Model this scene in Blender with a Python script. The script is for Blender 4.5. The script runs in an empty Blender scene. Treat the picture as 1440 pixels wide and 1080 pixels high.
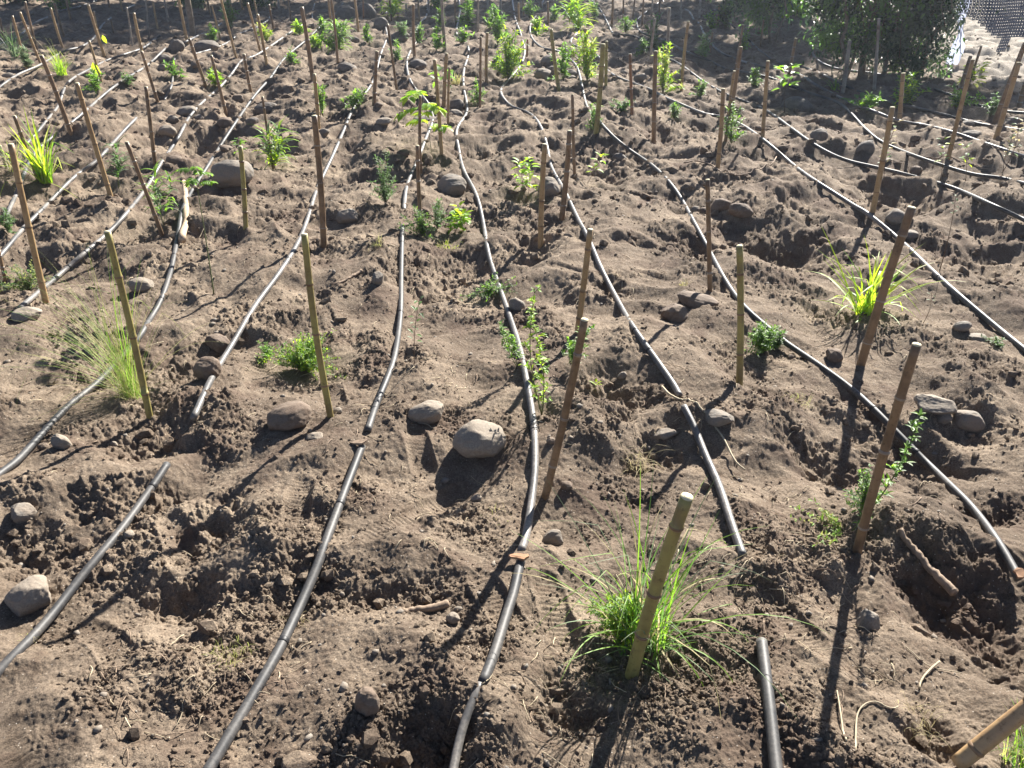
import bpy, math, random
import numpy as np
from mathutils import Vector, Matrix, noise as mnoise

# ------------------------------------------------------------------ camera, sky, sun, exposure
scn = bpy.context.scene
col = scn.collection
CAM_H = 1.6
F_PX = 1162.0                       # focal length in pixels of a 1440 px wide picture
PITCH = math.radians(28.3)          # below the horizon
cam_data = bpy.data.cameras.new("camera")
cam_data.sensor_width = 36.0
cam_data.lens = 36.0 * F_PX / 1440.0
cam_data.clip_start = 0.05
cam_data.clip_end = 500
cam = bpy.data.objects.new("camera", cam_data)
col.objects.link(cam)
cam.location = (0, 0, CAM_H)
cam.rotation_euler = (math.radians(90) - PITCH, 0, 0)
scn.camera = cam

SUN_EL = math.radians(33)
SUN_AZ = math.radians(27)           # clockwise from the viewing direction (+Y)
world = bpy.data.worlds.new("World")
scn.world = world
world.use_nodes = True
wn = world.node_tree
bg = wn.nodes["Background"]
sky = wn.nodes.new("ShaderNodeTexSky")
sky.sky_type = 'NISHITA'
sky.sun_disc = False
sky.sun_elevation = SUN_EL
sky.sun_rotation = SUN_AZ
sky.air_density = 0.45
sky.dust_density = 0.2
wn.links.new(sky.outputs[0], bg.inputs[0])
bg.inputs[1].default_value = 0.05
sd = bpy.data.lights.new("sun", 'SUN')
sd.energy = 5.0
sd.angle = math.radians(0.53)
sd.color = (1.0, 0.955, 0.88)
sun = bpy.data.objects.new("sun", sd)
col.objects.link(sun)
sv = Vector((math.sin(SUN_AZ) * math.cos(SUN_EL), math.cos(SUN_AZ) * math.cos(SUN_EL), math.sin(SUN_EL)))
sun.rotation_euler = sv.to_track_quat('Z', 'Y').to_euler()
sun.location = (6, 12, 12)
scn.view_settings.view_transform = 'Standard'
scn.view_settings.look = 'None'
scn.view_settings.gamma = 1.0
scn.view_settings.exposure = 1.8

rnd = random.Random(7)
R = math.radians

# ------------------------------------------------------------------ numeric noise for the ground
def _hash(ix, iy, seed):
    h = (ix.astype(np.int64) * 374761393 + iy.astype(np.int64) * 668265263 + seed * 1442695041) & 0xFFFFFFFF
    h = ((h ^ (h >> 13)) * 1274126177) & 0xFFFFFFFF
    h = ((h ^ (h >> 16)) * 2246822519) & 0xFFFFFFFF
    return (h ^ (h >> 15)) & 0xFFFFFFFF

def gnoise(x, y, seed=0):
    ix = np.floor(x); iy = np.floor(y)
    fx = x - ix; fy = y - iy
    u = fx * fx * fx * (fx * (fx * 6 - 15) + 10); v = fy * fy * fy * (fy * (fy * 6 - 15) + 10)
    def g(a, b):
        ang = _hash(ix + a, iy + b, seed) * (2 * math.pi / 4294967296.0)
        return np.cos(ang) * (fx - a) + np.sin(ang) * (fy - b)
    return (g(0, 0) * (1 - u) + g(1, 0) * u) * (1 - v) + (g(0, 1) * (1 - u) + g(1, 1) * u) * v

def worley(x, y, seed=0):
    ix = np.floor(x); iy = np.floor(y)
    best = np.full(x.shape, 9.0); second = np.full(x.shape, 9.0); rid = np.zeros(x.shape)
    for a in (-1, 0, 1):
        for b in (-1, 0, 1):
            h = _hash(ix + a, iy + b, seed)
            px = ix + a + (h & 0xFFFF) / 65535.0
            py = iy + b + ((h >> 16) & 0xFFFF) / 65535.0
            d = np.hypot(x - px, y - py)
            nb = d < best
            second = np.where(nb, best, np.minimum(second, d))
            rid = np.where(nb, (h & 0xFFF) / 4095.0, rid)
            best = np.where(nb, d, best)
    return best, second, rid

def sstep(a, b, x):
    t = np.clip((x - a) / (b - a), 0, 1)
    return t * t * (3 - 2 * t)

# ------------------------------------------------------------------ photo pixel -> viewing ray
cp, sp = math.cos(PITCH), math.sin(PITCH)
def ray(px, py):
    a = (px - 720) / F_PX; b = (py - 540) / F_PX
    return np.array([a, cp - b * sp, -sp - b * cp])
def flat(px, py, z=0.0):
    d = ray(px, py); t = (CAM_H - z) / max(-d[2], 0.01)
    return d[0] * t, d[1] * t

# hollows and humps of the planting ground: (picture x, y, half width px, half height px, depth m)
HOLLOWS = [(635,378,60,34,.10),(300,742,40,45,.08),(272,838,80,34,.045),(505,858,70,24,.035),(600,1052,48,48,.09),
    (860,556,52,34,.09),(1150,640,40,70,.10),(1268,622,62,48,.14),(1405,872,70,64,.10),(1328,800,52,40,.08),
    (1396,700,36,16,.05),(1305,1045,40,28,.07),(846,222,50,34,.16),(975,352,34,30,.10),(850,415,20,42,.06),
    (470,168,30,26,.12),(432,100,34,15,.10),(676,216,30,20,.09),(284,196,46,30,.13),(268,512,44,34,.08),
    (1060,330,50,34,.09),(1250,262,50,22,.12),(60,150,50,16,.10),(30,770,60,30,.07),(700,300,40,30,.06),
    (1130,350,60,30,.10),(930,640,40,24,.06),(160,700,60,30,.05),(80,360,40,16,.06),(340,150,30,18,.12),
    (560,250,40,16,.05),(1110,300,40,20,.08),(1380,360,60,24,.07),(1300,330,36,16,.06),(1180,440,40,16,.05),
    (740,350,40,20,.06),(200,620,50,24,.05),(420,820,40,34,.05),(820,1010,60,40,.04),(960,190,50,18,.08),
    (560,110,26,14,.10),(640,112,20,14,.08),(900,160,30,12,.06),(790,205,24,14,.08),(1010,255,40,14,.07)]
HUMPS = [(540,208,70,24,.10),(430,330,90,30,.06),(330,330,60,30,.06),(610,610,80,40,.05),(420,640,80,50,.04),
    (890,330,60,40,.08),(860,480,50,26,.05),(1060,610,70,34,.06),(810,620,50,40,.05),(1360,540,60,26,.08),
    (1100,240,60,18,.09),(780,145,50,18,.09),(880,180,60,14,.07),(240,470,50,26,.05),(500,780,70,40,.04),
    (1180,930,80,60,.05),(200,950,120,60,.04),(700,1040,40,34,.08),(1010,470,50,24,.05),(1250,380,50,20,.05),
    (560,160,50,14,.08),(460,130,40,12,.07),(130,180,70,16,.08),(90,290,60,20,.06),(690,180,40,18,.07),
    (1180,210,50,14,.10),(1370,230,60,16,.08),(1390,290,60,20,.07),(960,430,44,18,.05),(1340,760,40,30,.05)]
FEAT = []
for lst, sg in ((HOLLOWS, -1), (HUMPS, 1)):
    for (px, py, hw, hh, d) in lst:
        x, y = flat(px, py)
        x1, _ = flat(px + hw, py)
        _, y1 = flat(px, py - hh); _, y2 = flat(px, py + hh)
        FEAT.append((x, y, abs(x1 - x) * 1.05, min(abs(y1 - y2) / 2, abs(x1 - x) * 1.8), sg * d))

def coarse(x, y, want=False):
    """rolling shape of the dug-over ground"""
    x = np.asarray(x, float); y = np.asarray(y, float)
    dist = np.hypot(x, y)
    wx = x + 0.12 * gnoise(x * 2.1, y * 2.1, 31); wy = y + 0.12 * gnoise(x * 2.1, y * 2.1, 32)
    amp = 0.85 + 0.60 * sstep(2.5, 7, dist)
    z = 0.085 * amp * gnoise(wx / 1.15, wy / 1.15, 1) + 0.098 * amp * gnoise(wx / 0.50, wy / 0.50, 2)
    n = gnoise(wx / 0.31, wy / 0.31, 3)
    z = z + 0.060 * amp * (0.35 - np.abs(n)) * 1.3
    hm = np.zeros_like(z)
    w2 = 0.10 * gnoise(x * 5.3, y * 5.3, 33) + 0.035 * gnoise(x * 14, y * 14, 35); w3 = 0.10 * gnoise(x * 5.3, y * 5.3, 34) + 0.035 * gnoise(x * 14, y * 14, 36)
    for (fx, fy, rx, ry, d) in FEAT:
        u = (wx + w2 - fx) / rx; v = (wy + w3 - fy) / ry
        q = u * u + v * v
        if d < 0:
            e_ = np.exp(-q ** 1.35 * 0.85); z = z + 1.0 * d * e_; hm = np.maximum(hm, e_)
        else:
            z = z + 0.6 * d * np.exp(-q * 1.0)
    if want: return z, hm
    return z

# shoe prints: x, y (m), heading, tread
PRINTS = []
for (px, py, a) in ((590,640,.3),(920,395,1.2),(890,350,1.4),(150,300,1.2),(560,500,.2),(110,320,1.0),(250,760,.5),(620,700,-.6),
                    (1400,780,.5),(1360,640,.9),(960,300,1.3),(470,560,.3),(1060,760,-.3),(800,390,.9),
                    (420,720,.1),(150,900,.8),(1060,560,.4),(1110,880,.3),(700,860,.5),(560,745,-.7),(780,860,.2)):
    x, y = flat(px, py); PRINTS.append((x, y, a))

def smooth_mask(x, y):
    return sstep(-0.30, 0.06, gnoise(x / 0.42 + 5, y / 0.42, 9) + 0.4 * gnoise(x / 0.15, y / 0.15, 10))

def fine(x, y, hm=0.0):
    dist = np.hypot(x, y)
    sm = smooth_mask(x, y)                       # 1 = trodden, 0 = loose crumbs
    sm = sm * (1 - .8 * sstep(.15, .6, hm + 0 * x)) * (1 - .5 * sstep(3, 6.5, dist))
    loose = (1 - 0.85 * sm) * (1 + .45 * sstep(.2, .7, hm + 0 * x))
    z = (.012 + .016 * loose) * gnoise(x / 0.17, y / 0.17, 4) + (.004 + .008 * loose) * gnoise(x / 0.083, y / 0.083, 5)
    z = z + loose * (0.010 * (.3 - np.abs(gnoise(x / 0.060, y / 0.060, 6))) + 0.0060 * gnoise(x / 0.021, y / 0.021, 7) + 0.0048 * gnoise(x / 0.0105, y / 0.0105, 8))
    for sc, am, sd_ in ((0.11, 0.014, 11), (0.052, 0.0085, 12), (0.024, 0.0058, 13), (0.0125, 0.0042, 14)):
        wx = x + sc * 0.35 * gnoise(x / sc * 1.7, y / sc * 1.7, sd_ + 40)
        wy = y + sc * 0.35 * gnoise(x / sc * 1.7, y / sc * 1.7, sd_ + 60)
        a, b, rid = worley(wx / sc, wy / sc, sd_)
        rad = 0.25 + 0.4 * rid
        bump = np.minimum(1, 1.7 * np.clip(1 - (a / rad), 0, 1) ** .8) * (.5 + .5 * rid) * (1 + .5 * gnoise(x / sc * 3, y / sc * 3, sd_ + 80))
        keep = (rid > (0.70 if sc > 0.09 else 0.45)) * 1.0
        z = z + am * loose * bump * keep
    far = sstep(3.5, 8, dist)
    z = z + far * loose * (.016 * (.3 - np.abs(gnoise(x / 0.11, y / 0.11, 61))) + .009 * gnoise(x / 0.05, y / 0.05, 62))
    # drag lines and small slips
    rn = gnoise(x / 0.30, y / 0.055, 21)
    z = z + 0.007 * sm * (0.3 - np.abs(rn)) + 0.0035 * gnoise(x / 0.018, y / 0.018, 22) + 0.0018 * gnoise(x / 0.008, y / 0.008, 23)
    for (fx, fy, a) in PRINTS:
        dx = x - fx; dy = y - fy
        m = (np.abs(dx) < 0.3) & (np.abs(dy) < 0.3)
        if not m.any(): continue
        ux = dx[m] * math.cos(a) + dy[m] * math.sin(a); uy = -dx[m] * math.sin(a) + dy[m] * math.cos(a)
        w = 0.048 - 0.008 * np.cos(uy * 22)
        inside = 1 / (1 + np.exp(((ux / w) ** 2 + (uy / 0.135) ** 2 - 1) * 5))
        rim = np.exp(-(((ux / w) ** 2 + (uy / 0.135) ** 2 - 1.25) / 0.3) ** 2)
        tread = 0.0011 * np.sign(np.sin(uy * 2 * math.pi / 0.016 + 1.5 * np.sin(ux * 60)))
        z[m] = z[m] * (1 - 0.7 * inside) - 0.012 * inside + 0.005 * rim + tread * inside
    return z

def height(x, y):
    x = np.atleast_1d(np.asarray(x, float)); y = np.atleast_1d(np.asarray(y, float))
    c, hm = coarse(x, y, True)
    return c + fine(x, y, hm)

def hit(px, py, zoff=0.0):
    """where the viewing ray of a photo pixel meets the ground"""
    d = ray(px, py)
    t0 = 0.7 / max(-d[2], .01) ; t1 = 2.3 / max(-d[2], 0.015)
    t = np.linspace(t0, t1, 260)
    x = d[0] * t; y = d[1] * t; z = CAM_H + d[2] * t
    g = coarse(x, y) + zoff
    below = np.nonzero(z < g)[0]
    i = below[0] if len(below) else len(t) - 1
    if i > 0:
        e0 = z[i-1] - g[i-1]; e1 = g[i] - z[i]
        k = t[i-1] + (t[i] - t[i-1]) * (e0 / (e0 + e1 + 1e-9))
    else:
        k = t[0]
    return np.array([d[0] * k, d[1] * k, CAM_H + d[2] * k])

def gz(x, y):
    return float(height(x, y)[0])
def depth(p):
    return p[1] * cp + (CAM_H - p[2]) * sp
def ground_at(px, py):
    p = hit(px, py); p[2] = gz(p[0], p[1]); return p

# ------------------------------------------------------------------ mesh builder, tagging
class MB:
    def __init__(s): s.v = []; s.f = []; s.m = []
    def add(s, verts, faces, mat=0):
        o = len(s.v); s.v.extend([tuple(q) for q in verts])
        for f in faces: s.f.append(tuple(i + o for i in f)); s.m.append(mat)
    def tube(s, pts, rad, n=8, mat=0, cap=True, capmat=None):
        pts = [Vector(p) for p in pts]
        k = len(pts); rad = rad if hasattr(rad, '__len__') else [rad] * k
        vs = []; up = None
        for i, p in enumerate(pts):
            t = (pts[min(i+1, k-1)] - pts[max(i-1, 0)])
            t = t.normalized() if t.length > 1e-9 else Vector((0, 0, 1))
            if up is None:
                up = t.cross(Vector((0, 0, 1)) if abs(t.z) < .9 else Vector((1, 0, 0))).normalized()
            else:
                up = (up - t * up.dot(t)).normalized()
            w = t.cross(up)
            for j in range(n):
                a = 2 * math.pi * j / n
                vs.append(p + (up * math.cos(a) + w * math.sin(a)) * rad[i])
        fs = [(i*n+j, i*n+(j+1) % n, (i+1)*n+(j+1) % n, (i+1)*n+j) for i in range(k-1) for j in range(n)]
        s.add(vs, fs, mat)
        if cap:
            o = len(s.v) - len(vs)
            s.f.append(tuple(o + j for j in range(n-1, -1, -1))); s.m.append(mat)
            s.f.append(tuple(o + (k-1)*n + j for j in range(n))); s.m.append(mat if capmat is None else capmat)
    def build(s, name, mats, parent=None, smooth=True):
        me = bpy.data.meshes.new(name)
        me.from_pydata(s.v, [], s.f)
        for m in (mats if isinstance(mats, (list, tuple)) else [mats]): me.materials.append(m)
        me.polygons.foreach_set('material_index', s.m)
        if smooth: me.polygons.foreach_set('use_smooth', [True] * len(s.f))
        me.update()
        o = bpy.data.objects.new(name, me); col.objects.link(o)
        if parent is not None: o.parent = parent
        return o

def fastmesh(name, V, Fq, mats, smooth=True, parent=None):
    me = bpy.data.meshes.new(name)
    V = np.ascontiguousarray(V, np.float32); Fq = np.ascontiguousarray(Fq, np.int32)
    k = Fq.shape[1]
    me.vertices.add(len(V)); me.vertices.foreach_set('co', V.ravel())
    me.loops.add(Fq.size); me.loops.foreach_set('vertex_index', Fq.ravel())
    me.polygons.add(len(Fq)); me.polygons.foreach_set('loop_start', np.arange(0, Fq.size, k, dtype=np.int32))
    me.polygons.foreach_set('use_smooth', np.full(len(Fq), smooth))
    for m in mats: me.materials.append(m)
    me.update(calc_edges=True)
    o = bpy.data.objects.new(name, me); col.objects.link(o)
    if parent is not None: o.parent = parent
    return o

def tag(o, label=None, cat=None, group=None, kind=None):
    if label: o['label'] = label
    if cat: o['category'] = cat
    if group: o['group'] = group
    if kind: o['kind'] = kind
    return o
def empty(name, loc):
    o = bpy.data.objects.new(name, None); o.location = loc; o.empty_display_size = .05
    col.objects.link(o); return o

# ------------------------------------------------------------------ materials
def mat(name):
    m = bpy.data.materials.new(name); m.use_nodes = True
    nt = m.node_tree
    return m, nt, nt.nodes['Principled BSDF'], nt.links
def ramp(nt, stops, interp='LINEAR'):
    r = nt.nodes.new('ShaderNodeValToRGB'); r.color_ramp.interpolation = interp
    e = r.color_ramp.elements
    while len(e) > len(stops): e.remove(e[-1])
    while len(e) < len(stops): e.new(1)
    for i, (p, c) in enumerate(stops):
        e[i].position = p; e[i].color = (*c, 1) if len(c) == 3 else c
    return r
def noise(nt, L, scale, detail=6, rough=.6, vec=None, dist=0):
    n = nt.nodes.new('ShaderNodeTexNoise'); n.inputs['Scale'].default_value = scale
    n.inputs['Detail'].default_value = detail; n.inputs['Roughness'].default_value = rough
    n.inputs['Distortion'].default_value = dist
    if vec is not None: L.new(vec, n.inputs['Vector'])
    return n
def mix(nt, L, fac, a, b, blend='MIX'):
    m = nt.nodes.new('ShaderNodeMix'); m.data_type = 'RGBA'; m.blend_type = blend
    for sock, v in ((0, fac), (6, a), (7, b)):
        if hasattr(v, 'links'): L.new(v, m.inputs[sock])
        elif isinstance(v, (int, float)): m.inputs[sock].default_value = v
        else: m.inputs[sock].default_value = (*v, 1)
    return m.outputs[2]

def soil_material(name, dark=1.0, attr=False):
    m, nt, P, L = mat(name)
    geo = nt.nodes.new('ShaderNodeNewGeometry'); pos = geo.outputs['Position']
    n1 = noise(nt, L, 1.7, 5, .6, pos); n2 = noise(nt, L, 14, 8, .7, pos); n3 = noise(nt, L, 190, 4, .7, pos)
    r1 = ramp(nt, [(.30, (.132*dark, .102*dark, .077*dark)), (.52, (.208*dark, .163*dark, .122*dark)), (.72, (.29*dark, .232*dark, .172*dark))])
    L.new(n1.outputs[0], r1.inputs[0])
    r2 = ramp(nt, [(.33, (.62, .58, .56)), (.55, (1, 1, 1)), (.75, (1.2, 1.16, 1.1))])
    L.new(n2.outputs[0], r2.inputs[0])
    c = mix(nt, L, 1.0, r1.outputs[0], r2.outputs[0], 'MULTIPLY')
    r3 = ramp(nt, [(.34, (.42, .40, .39)), (.5, (1, 1, 1)), (.68, (1.6, 1.55, 1.45))])
    L.new(n3.outputs[0], r3.inputs[0])
    c = mix(nt, L, .75, c, r3.outputs[0], 'MULTIPLY')
    # reddish, moister patches turned up by digging
    n4 = noise(nt, L, 2.6, 6, .65, pos); r4 = ramp(nt, [(.52, (0, 0, 0)), (.62, (1, 1, 1))]); L.new(n4.outputs[0], r4.inputs[0])
    fm = nt.nodes.new('ShaderNodeMath'); fm.operation = 'MULTIPLY'; fm.inputs[1].default_value = .72; L.new(r4.outputs[0], fm.inputs[0])
    c = mix(nt, L, fm.outputs[0], c, (.115*dark, .080*dark, .060*dark))
    # pale grit grains
    vo = nt.nodes.new('ShaderNodeTexVoronoi'); vo.inputs['Scale'].default_value = 120; L.new(pos, vo.inputs['Vector'])
    rv = ramp(nt, [(.0, (1, 1, 1)), (.16, (1, 1, 1)), (.2, (0, 0, 0))]); L.new(vo.outputs['Distance'], rv.inputs[0])
    sp_ = nt.nodes.new('ShaderNodeSeparateColor'); L.new(vo.outputs['Color'], sp_.inputs[0])
    gt = nt.nodes.new('ShaderNodeMath'); gt.operation = 'GREATER_THAN'; gt.inputs[1].default_value = .86; L.new(sp_.outputs[0], gt.inputs[0])
    ml = nt.nodes.new('ShaderNodeMath'); ml.operation = 'MULTIPLY'; L.new(gt.outputs[0], ml.inputs[0]); L.new(rv.outputs[0], ml.inputs[1])
    c = mix(nt, L, ml.outputs[0], c, (.45, .40, .34))
    if attr:
        at = nt.nodes.new('ShaderNodeAttribute'); at.attribute_name = 'pale'
        pc = mix(nt, L, n2.outputs[0], (.22, .19, .155), (.40, .35, .29))
        c = mix(nt, L, at.outputs['Fac'], c, pc)
    L.new(c, P.inputs['Base Color'])
    P.inputs['Roughness'].default_value = .95
    P.inputs['Specular IOR Level'].default_value = .15
    nb = noise(nt, L, 320, 5, .75, pos); nb2 = noise(nt, L, 75, 6, .7, pos)
    b = nt.nodes.new('ShaderNodeBump'); b.inputs['Distance'].default_value = .0035; b.inputs['Strength'].default_value = .9
    b2 = nt.nodes.new('ShaderNodeBump'); b2.inputs['Distance'].default_value = .010; b2.inputs['Strength'].default_value = .7
    L.new(nb.outputs[0], b.inputs['Height']); L.new(nb2.outputs[0], b2.inputs['Height']); L.new(b2.outputs[0], b.inputs['Normal'])
    L.new(b.outputs[0], P.inputs['Normal'])
    return m
M_SOIL = soil_material('soil', 1.0, True)
M_CRUMB = soil_material('soil_crumb', 1.0)

def stone_material(name, ca, cb, dust=(.235, .187, .143), dustamt=.75):
    m, nt, P, L = mat(name)
    tc = nt.nodes.new('ShaderNodeTexCoord'); v = tc.outputs['Object']
    oi = nt.nodes.new('ShaderNodeObjectInfo')
    ad = nt.nodes.new('ShaderNodeVectorMath'); ad.operation = 'ADD'; L.new(v, ad.inputs[0]); L.new(oi.outputs['Location'], ad.inputs[1]); v = ad.outputs[0]
    n1 = noise(nt, L, 9, 7, .65, v, .4); n2 = noise(nt, L, 160, 4, .7, v); n3 = noise(nt, L, 22, 8, .7, v, .6)
    c = mix(nt, L, n1.outputs[0], ca, cb)
    r = ramp(nt, [(.35, (.68, .66, .64)), (.55, (1, 1, 1)), (.72, (1.28, 1.25, 1.2))]); L.new(n2.outputs[0], r.inputs[0])
    c = mix(nt, L, .8, c, r.outputs[0], 'MULTIPLY')
    rd = ramp(nt, [(.42, (0, 0, 0)), (.58, (1, 1, 1))]); L.new(n3.outputs[0], rd.inputs[0])
    fm = nt.nodes.new('ShaderNodeMath'); fm.operation = 'MULTIPLY'; fm.inputs[1].default_value = dustamt; L.new(rd.outputs[0], fm.inputs[0])
    c = mix(nt, L, fm.outputs[0], c, dust)
    L.new(c, P.inputs['Base Color']); P.inputs['Roughness'].default_value = .85; P.inputs['Specular IOR Level'].default_value = .3
    b = nt.nodes.new('ShaderNodeBump'); b.inputs['Distance'].default_value = .004; b.inputs['Strength'].default_value = .6
    n5 = noise(nt, L, 70, 8, .75, v); L.new(n5.outputs[0], b.inputs['Height']); L.new(b.outputs[0], P.inputs['Normal'])
    return m
M_STONE = {
 'grey': stone_material('grey_stone', (.15, .135, .12), (.25, .222, .185)),
 'pale': stone_material('pale_stone', (.20, .17, .135), (.33, .28, .225), dustamt=.5),
 'brown': stone_material('brown_stone', (.105, .072, .053), (.18, .13, .095), dustamt=.45),
 'dark': stone_material('dark_stone', (.095, .084, .076), (.17, .148, .13), dustamt=.5)}

def bamboo_material(name, ca, cb, cc):
    m, nt, P, L = mat(name)
    tc = nt.nodes.new('ShaderNodeTexCoord'); oi = nt.nodes.new('ShaderNodeObjectInfo')
    mp = nt.nodes.new('ShaderNodeMapping'); mp.inputs['Scale'].default_value = (1, 1, .10)
    ad = nt.nodes.new('ShaderNodeVectorMath'); ad.operation = 'ADD'
    L.new(tc.outputs['Object'], ad.inputs[0]); L.new(oi.outputs['Location'], ad.inputs[1]); L.new(ad.outputs[0], mp.inputs[0])
    n1 = noise(nt, L, 130, 5, .6, mp.outputs[0]); n2 = noise(nt, L, 9, 5, .65, ad.outputs[0]); n3 = noise(nt, L, 60, 5, .7, ad.outputs[0])
    c = mix(nt, L, n1.outputs[0], ca, cb)
    r = ramp(nt, [(.45, (0, 0, 0)), (.62, (1, 1, 1))]); L.new(n2.outputs[0], r.inputs[0])
    c = mix(nt, L, r.outputs[0], c, cc)
    r3 = ramp(nt, [(.56, (1, 1, 1)), (.68, (.45, .4, .36))]); L.new(n3.outputs[0], r3.inputs[0])
    c = mix(nt, L, .8, c, r3.outputs[0], 'MULTIPLY')
    L.new(c, P.inputs['Base Color']); P.inputs['Roughness'].default_value = .45; P.inputs['Specular IOR Level'].default_value = .4
    b = nt.nodes.new('ShaderNodeBump'); b.inputs['Distance'].default_value = .001; b.inputs['Strength'].default_value = .6
    L.new(n1.outputs[0], b.inputs['Height']); L.new(b.outputs[0], P.inputs['Normal'])
    return m
M_BAM = {
 'tan': bamboo_material('tan_bamboo', (.42, .29, .14), (.30, .19, .09), (.26, .16, .08)),
 'green': bamboo_material('green_bamboo', (.25, .23, .07), (.36, .29, .10), (.20, .15, .06)),
 'brown': bamboo_material('brown_bamboo', (.19, .115, .06), (.28, .18, .10), (.13, .08, .045)),
 'grey': bamboo_material('grey_bamboo', (.24, .205, .165), (.34, .29, .23), (.17, .13, .10)),
 'rust': bamboo_material('rusty_bamboo', (.33, .15, .065), (.24, .12, .06), (.15, .085, .05))}
def plain(name, c, rough=.8, var=.35, scale=30, spec=.3, trans=0, metallic=0):
    m, nt, P, L = mat(name)
    tc = nt.nodes.new('ShaderNodeTexCoord'); n1 = noise(nt, L, scale, 5, .65, tc.outputs['Object'])
    r = ramp(nt, [(.3, tuple(x * (1 - var) for x in c)), (.7, tuple(min(1, x * (1 + var)) for x in c))])
    L.new(n1.outputs[0], r.inputs[0]); L.new(r.outputs[0], P.inputs['Base Color'])
    P.inputs['Roughness'].default_value = rough; P.inputs['Specular IOR Level'].default_value = spec
    if trans:
        tr = nt.nodes.new('ShaderNodeBsdfTranslucent'); mx = nt.nodes.new('ShaderNodeMixShader'); mx.inputs[0].default_value = trans
        hs = nt.nodes.new('ShaderNodeHueSaturation'); hs.inputs['Value'].default_value = 1.7; hs.inputs['Saturation'].default_value = 1.1
        L.new(r.outputs[0], hs.inputs['Color']); L.new(hs.outputs[0], tr.inputs[0])
        out = nt.nodes['Material Output']; L.new(P.outputs[0], mx.inputs[1]); L.new(tr.outputs[0], mx.inputs[2]); L.new(mx.outputs[0], out.inputs[0])
    return m
M_CUT = plain('cut_bamboo_face', (.62, .55, .36), .8, .15)
M_LEAF = {
 'bright': plain('bright_leaf', (.20, .34, .055), .5, .35, 20, .4, .5),
 'lime': plain('lime_leaf', (.34, .44, .06), .5, .35, 25, .4, .55),
 'mid': plain('mid_green_leaf', (.11, .20, .055), .5, .4, 20, .4, .45),
 'dull': plain('grey_green_leaf', (.15, .20, .11), .6, .35, 20, .3, .4),
 'dark': plain('dark_leaf', (.045, .08, .04), .45, .4, 8, .5, .3),
 'dry': plain('dry_straw_blade', (.42, .36, .20), .7, .3, 20, .3, .35),
 'drygreen': plain('yellow_green_blade', (.36, .38, .13), .6, .35, 20, .3, .45)}
M_STEM = plain('green_stem', (.13, .15, .06), .6, .3, 20)
M_TWIG = plain('brown_twig', (.13, .085, .055), .8, .35, 40)
M_STRAW = plain('pale_straw', (.46, .38, .26), .8, .3, 15)
M_WOOD = plain('weathered_wood', (.26, .19, .135), .85, .45, 45)
M_PALEWOOD = plain('pale_bark', (.45, .33, .22), .8, .35, 60)
M_TRUNK = plain('tree_bark', (.20, .16, .12), .9, .4, 14)
M_CHIP = plain('orange_brown_chip', (.30, .16, .085), .75, .25, 60)
M_TIE = plain('black_wire', (.02, .02, .022), .5, .2, 30)
M_NET_SHADOW = plain('net_shadow', (.10, .11, .15), .6, .2, 30)  # dark tone standing for the net's cast shadow
M_PLASTIC = plain('white_plastic', (.36, .39, .48), .5, .08, 12, .5, .35)

def pipe_material(name, dustamt, base=(.05, .053, .058), rmin=.30):
    m, nt, P, L = mat(name)
    geo = nt.nodes.new('ShaderNodeNewGeometry'); pos = geo.outputs['Position']
    n1 = noise(nt, L, 3.2, 8, .75, pos); n2 = noise(nt, L, 90, 6, .75, pos)
    r1 = ramp(nt, [(.42, (0, 0, 0)), (.6, (1, 1, 1))]); L.new(n1.outputs[0], r1.inputs[0])
    r2 = ramp(nt, [(.35, (.25, .25, .25)), (.65, (1, 1, 1))]); L.new(n2.outputs[0], r2.inputs[0])
    ml = nt.nodes.new('ShaderNodeMath'); ml.operation = 'MULTIPLY_ADD'; ml.inputs[1].default_value = dustamt; ml.inputs[2].default_value = dustamt * .3
    L.new(r1.outputs[0], ml.inputs[0])
    m2 = nt.nodes.new('ShaderNodeMath'); m2.operation = 'MULTIPLY'; L.new(ml.outputs[0], m2.inputs[0]); L.new(r2.outputs[0], m2.inputs[1])
    c = mix(nt, L, m2.outputs[0], base, (.34, .30, .26)); L.new(c, P.inputs['Base Color'])
    rr = nt.nodes.new('ShaderNodeMapRange'); rr.inputs[3].default_value = rmin; rr.inputs[4].default_value = .62
    L.new(m2.outputs[0], rr.inputs[0]); L.new(rr.outputs[0], P.inputs['Roughness'])
    P.inputs['Specular IOR Level'].default_value = .38
    b = nt.nodes.new('ShaderNodeBump'); b.inputs['Distance'].default_value = .0008; b.inputs['Strength'].default_value = .5
    L.new(n2.outputs[0], b.inputs['Height']); L.new(b.outputs[0], P.inputs['Normal'])
    return m
M_PIPE = pipe_material('dusty_black_pipe', .26, (.024, .026, .029), rmin=.55)
M_PIPE2 = pipe_material('dustier_black_pipe', .62, (.05, .052, .056), rmin=.45)
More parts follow.
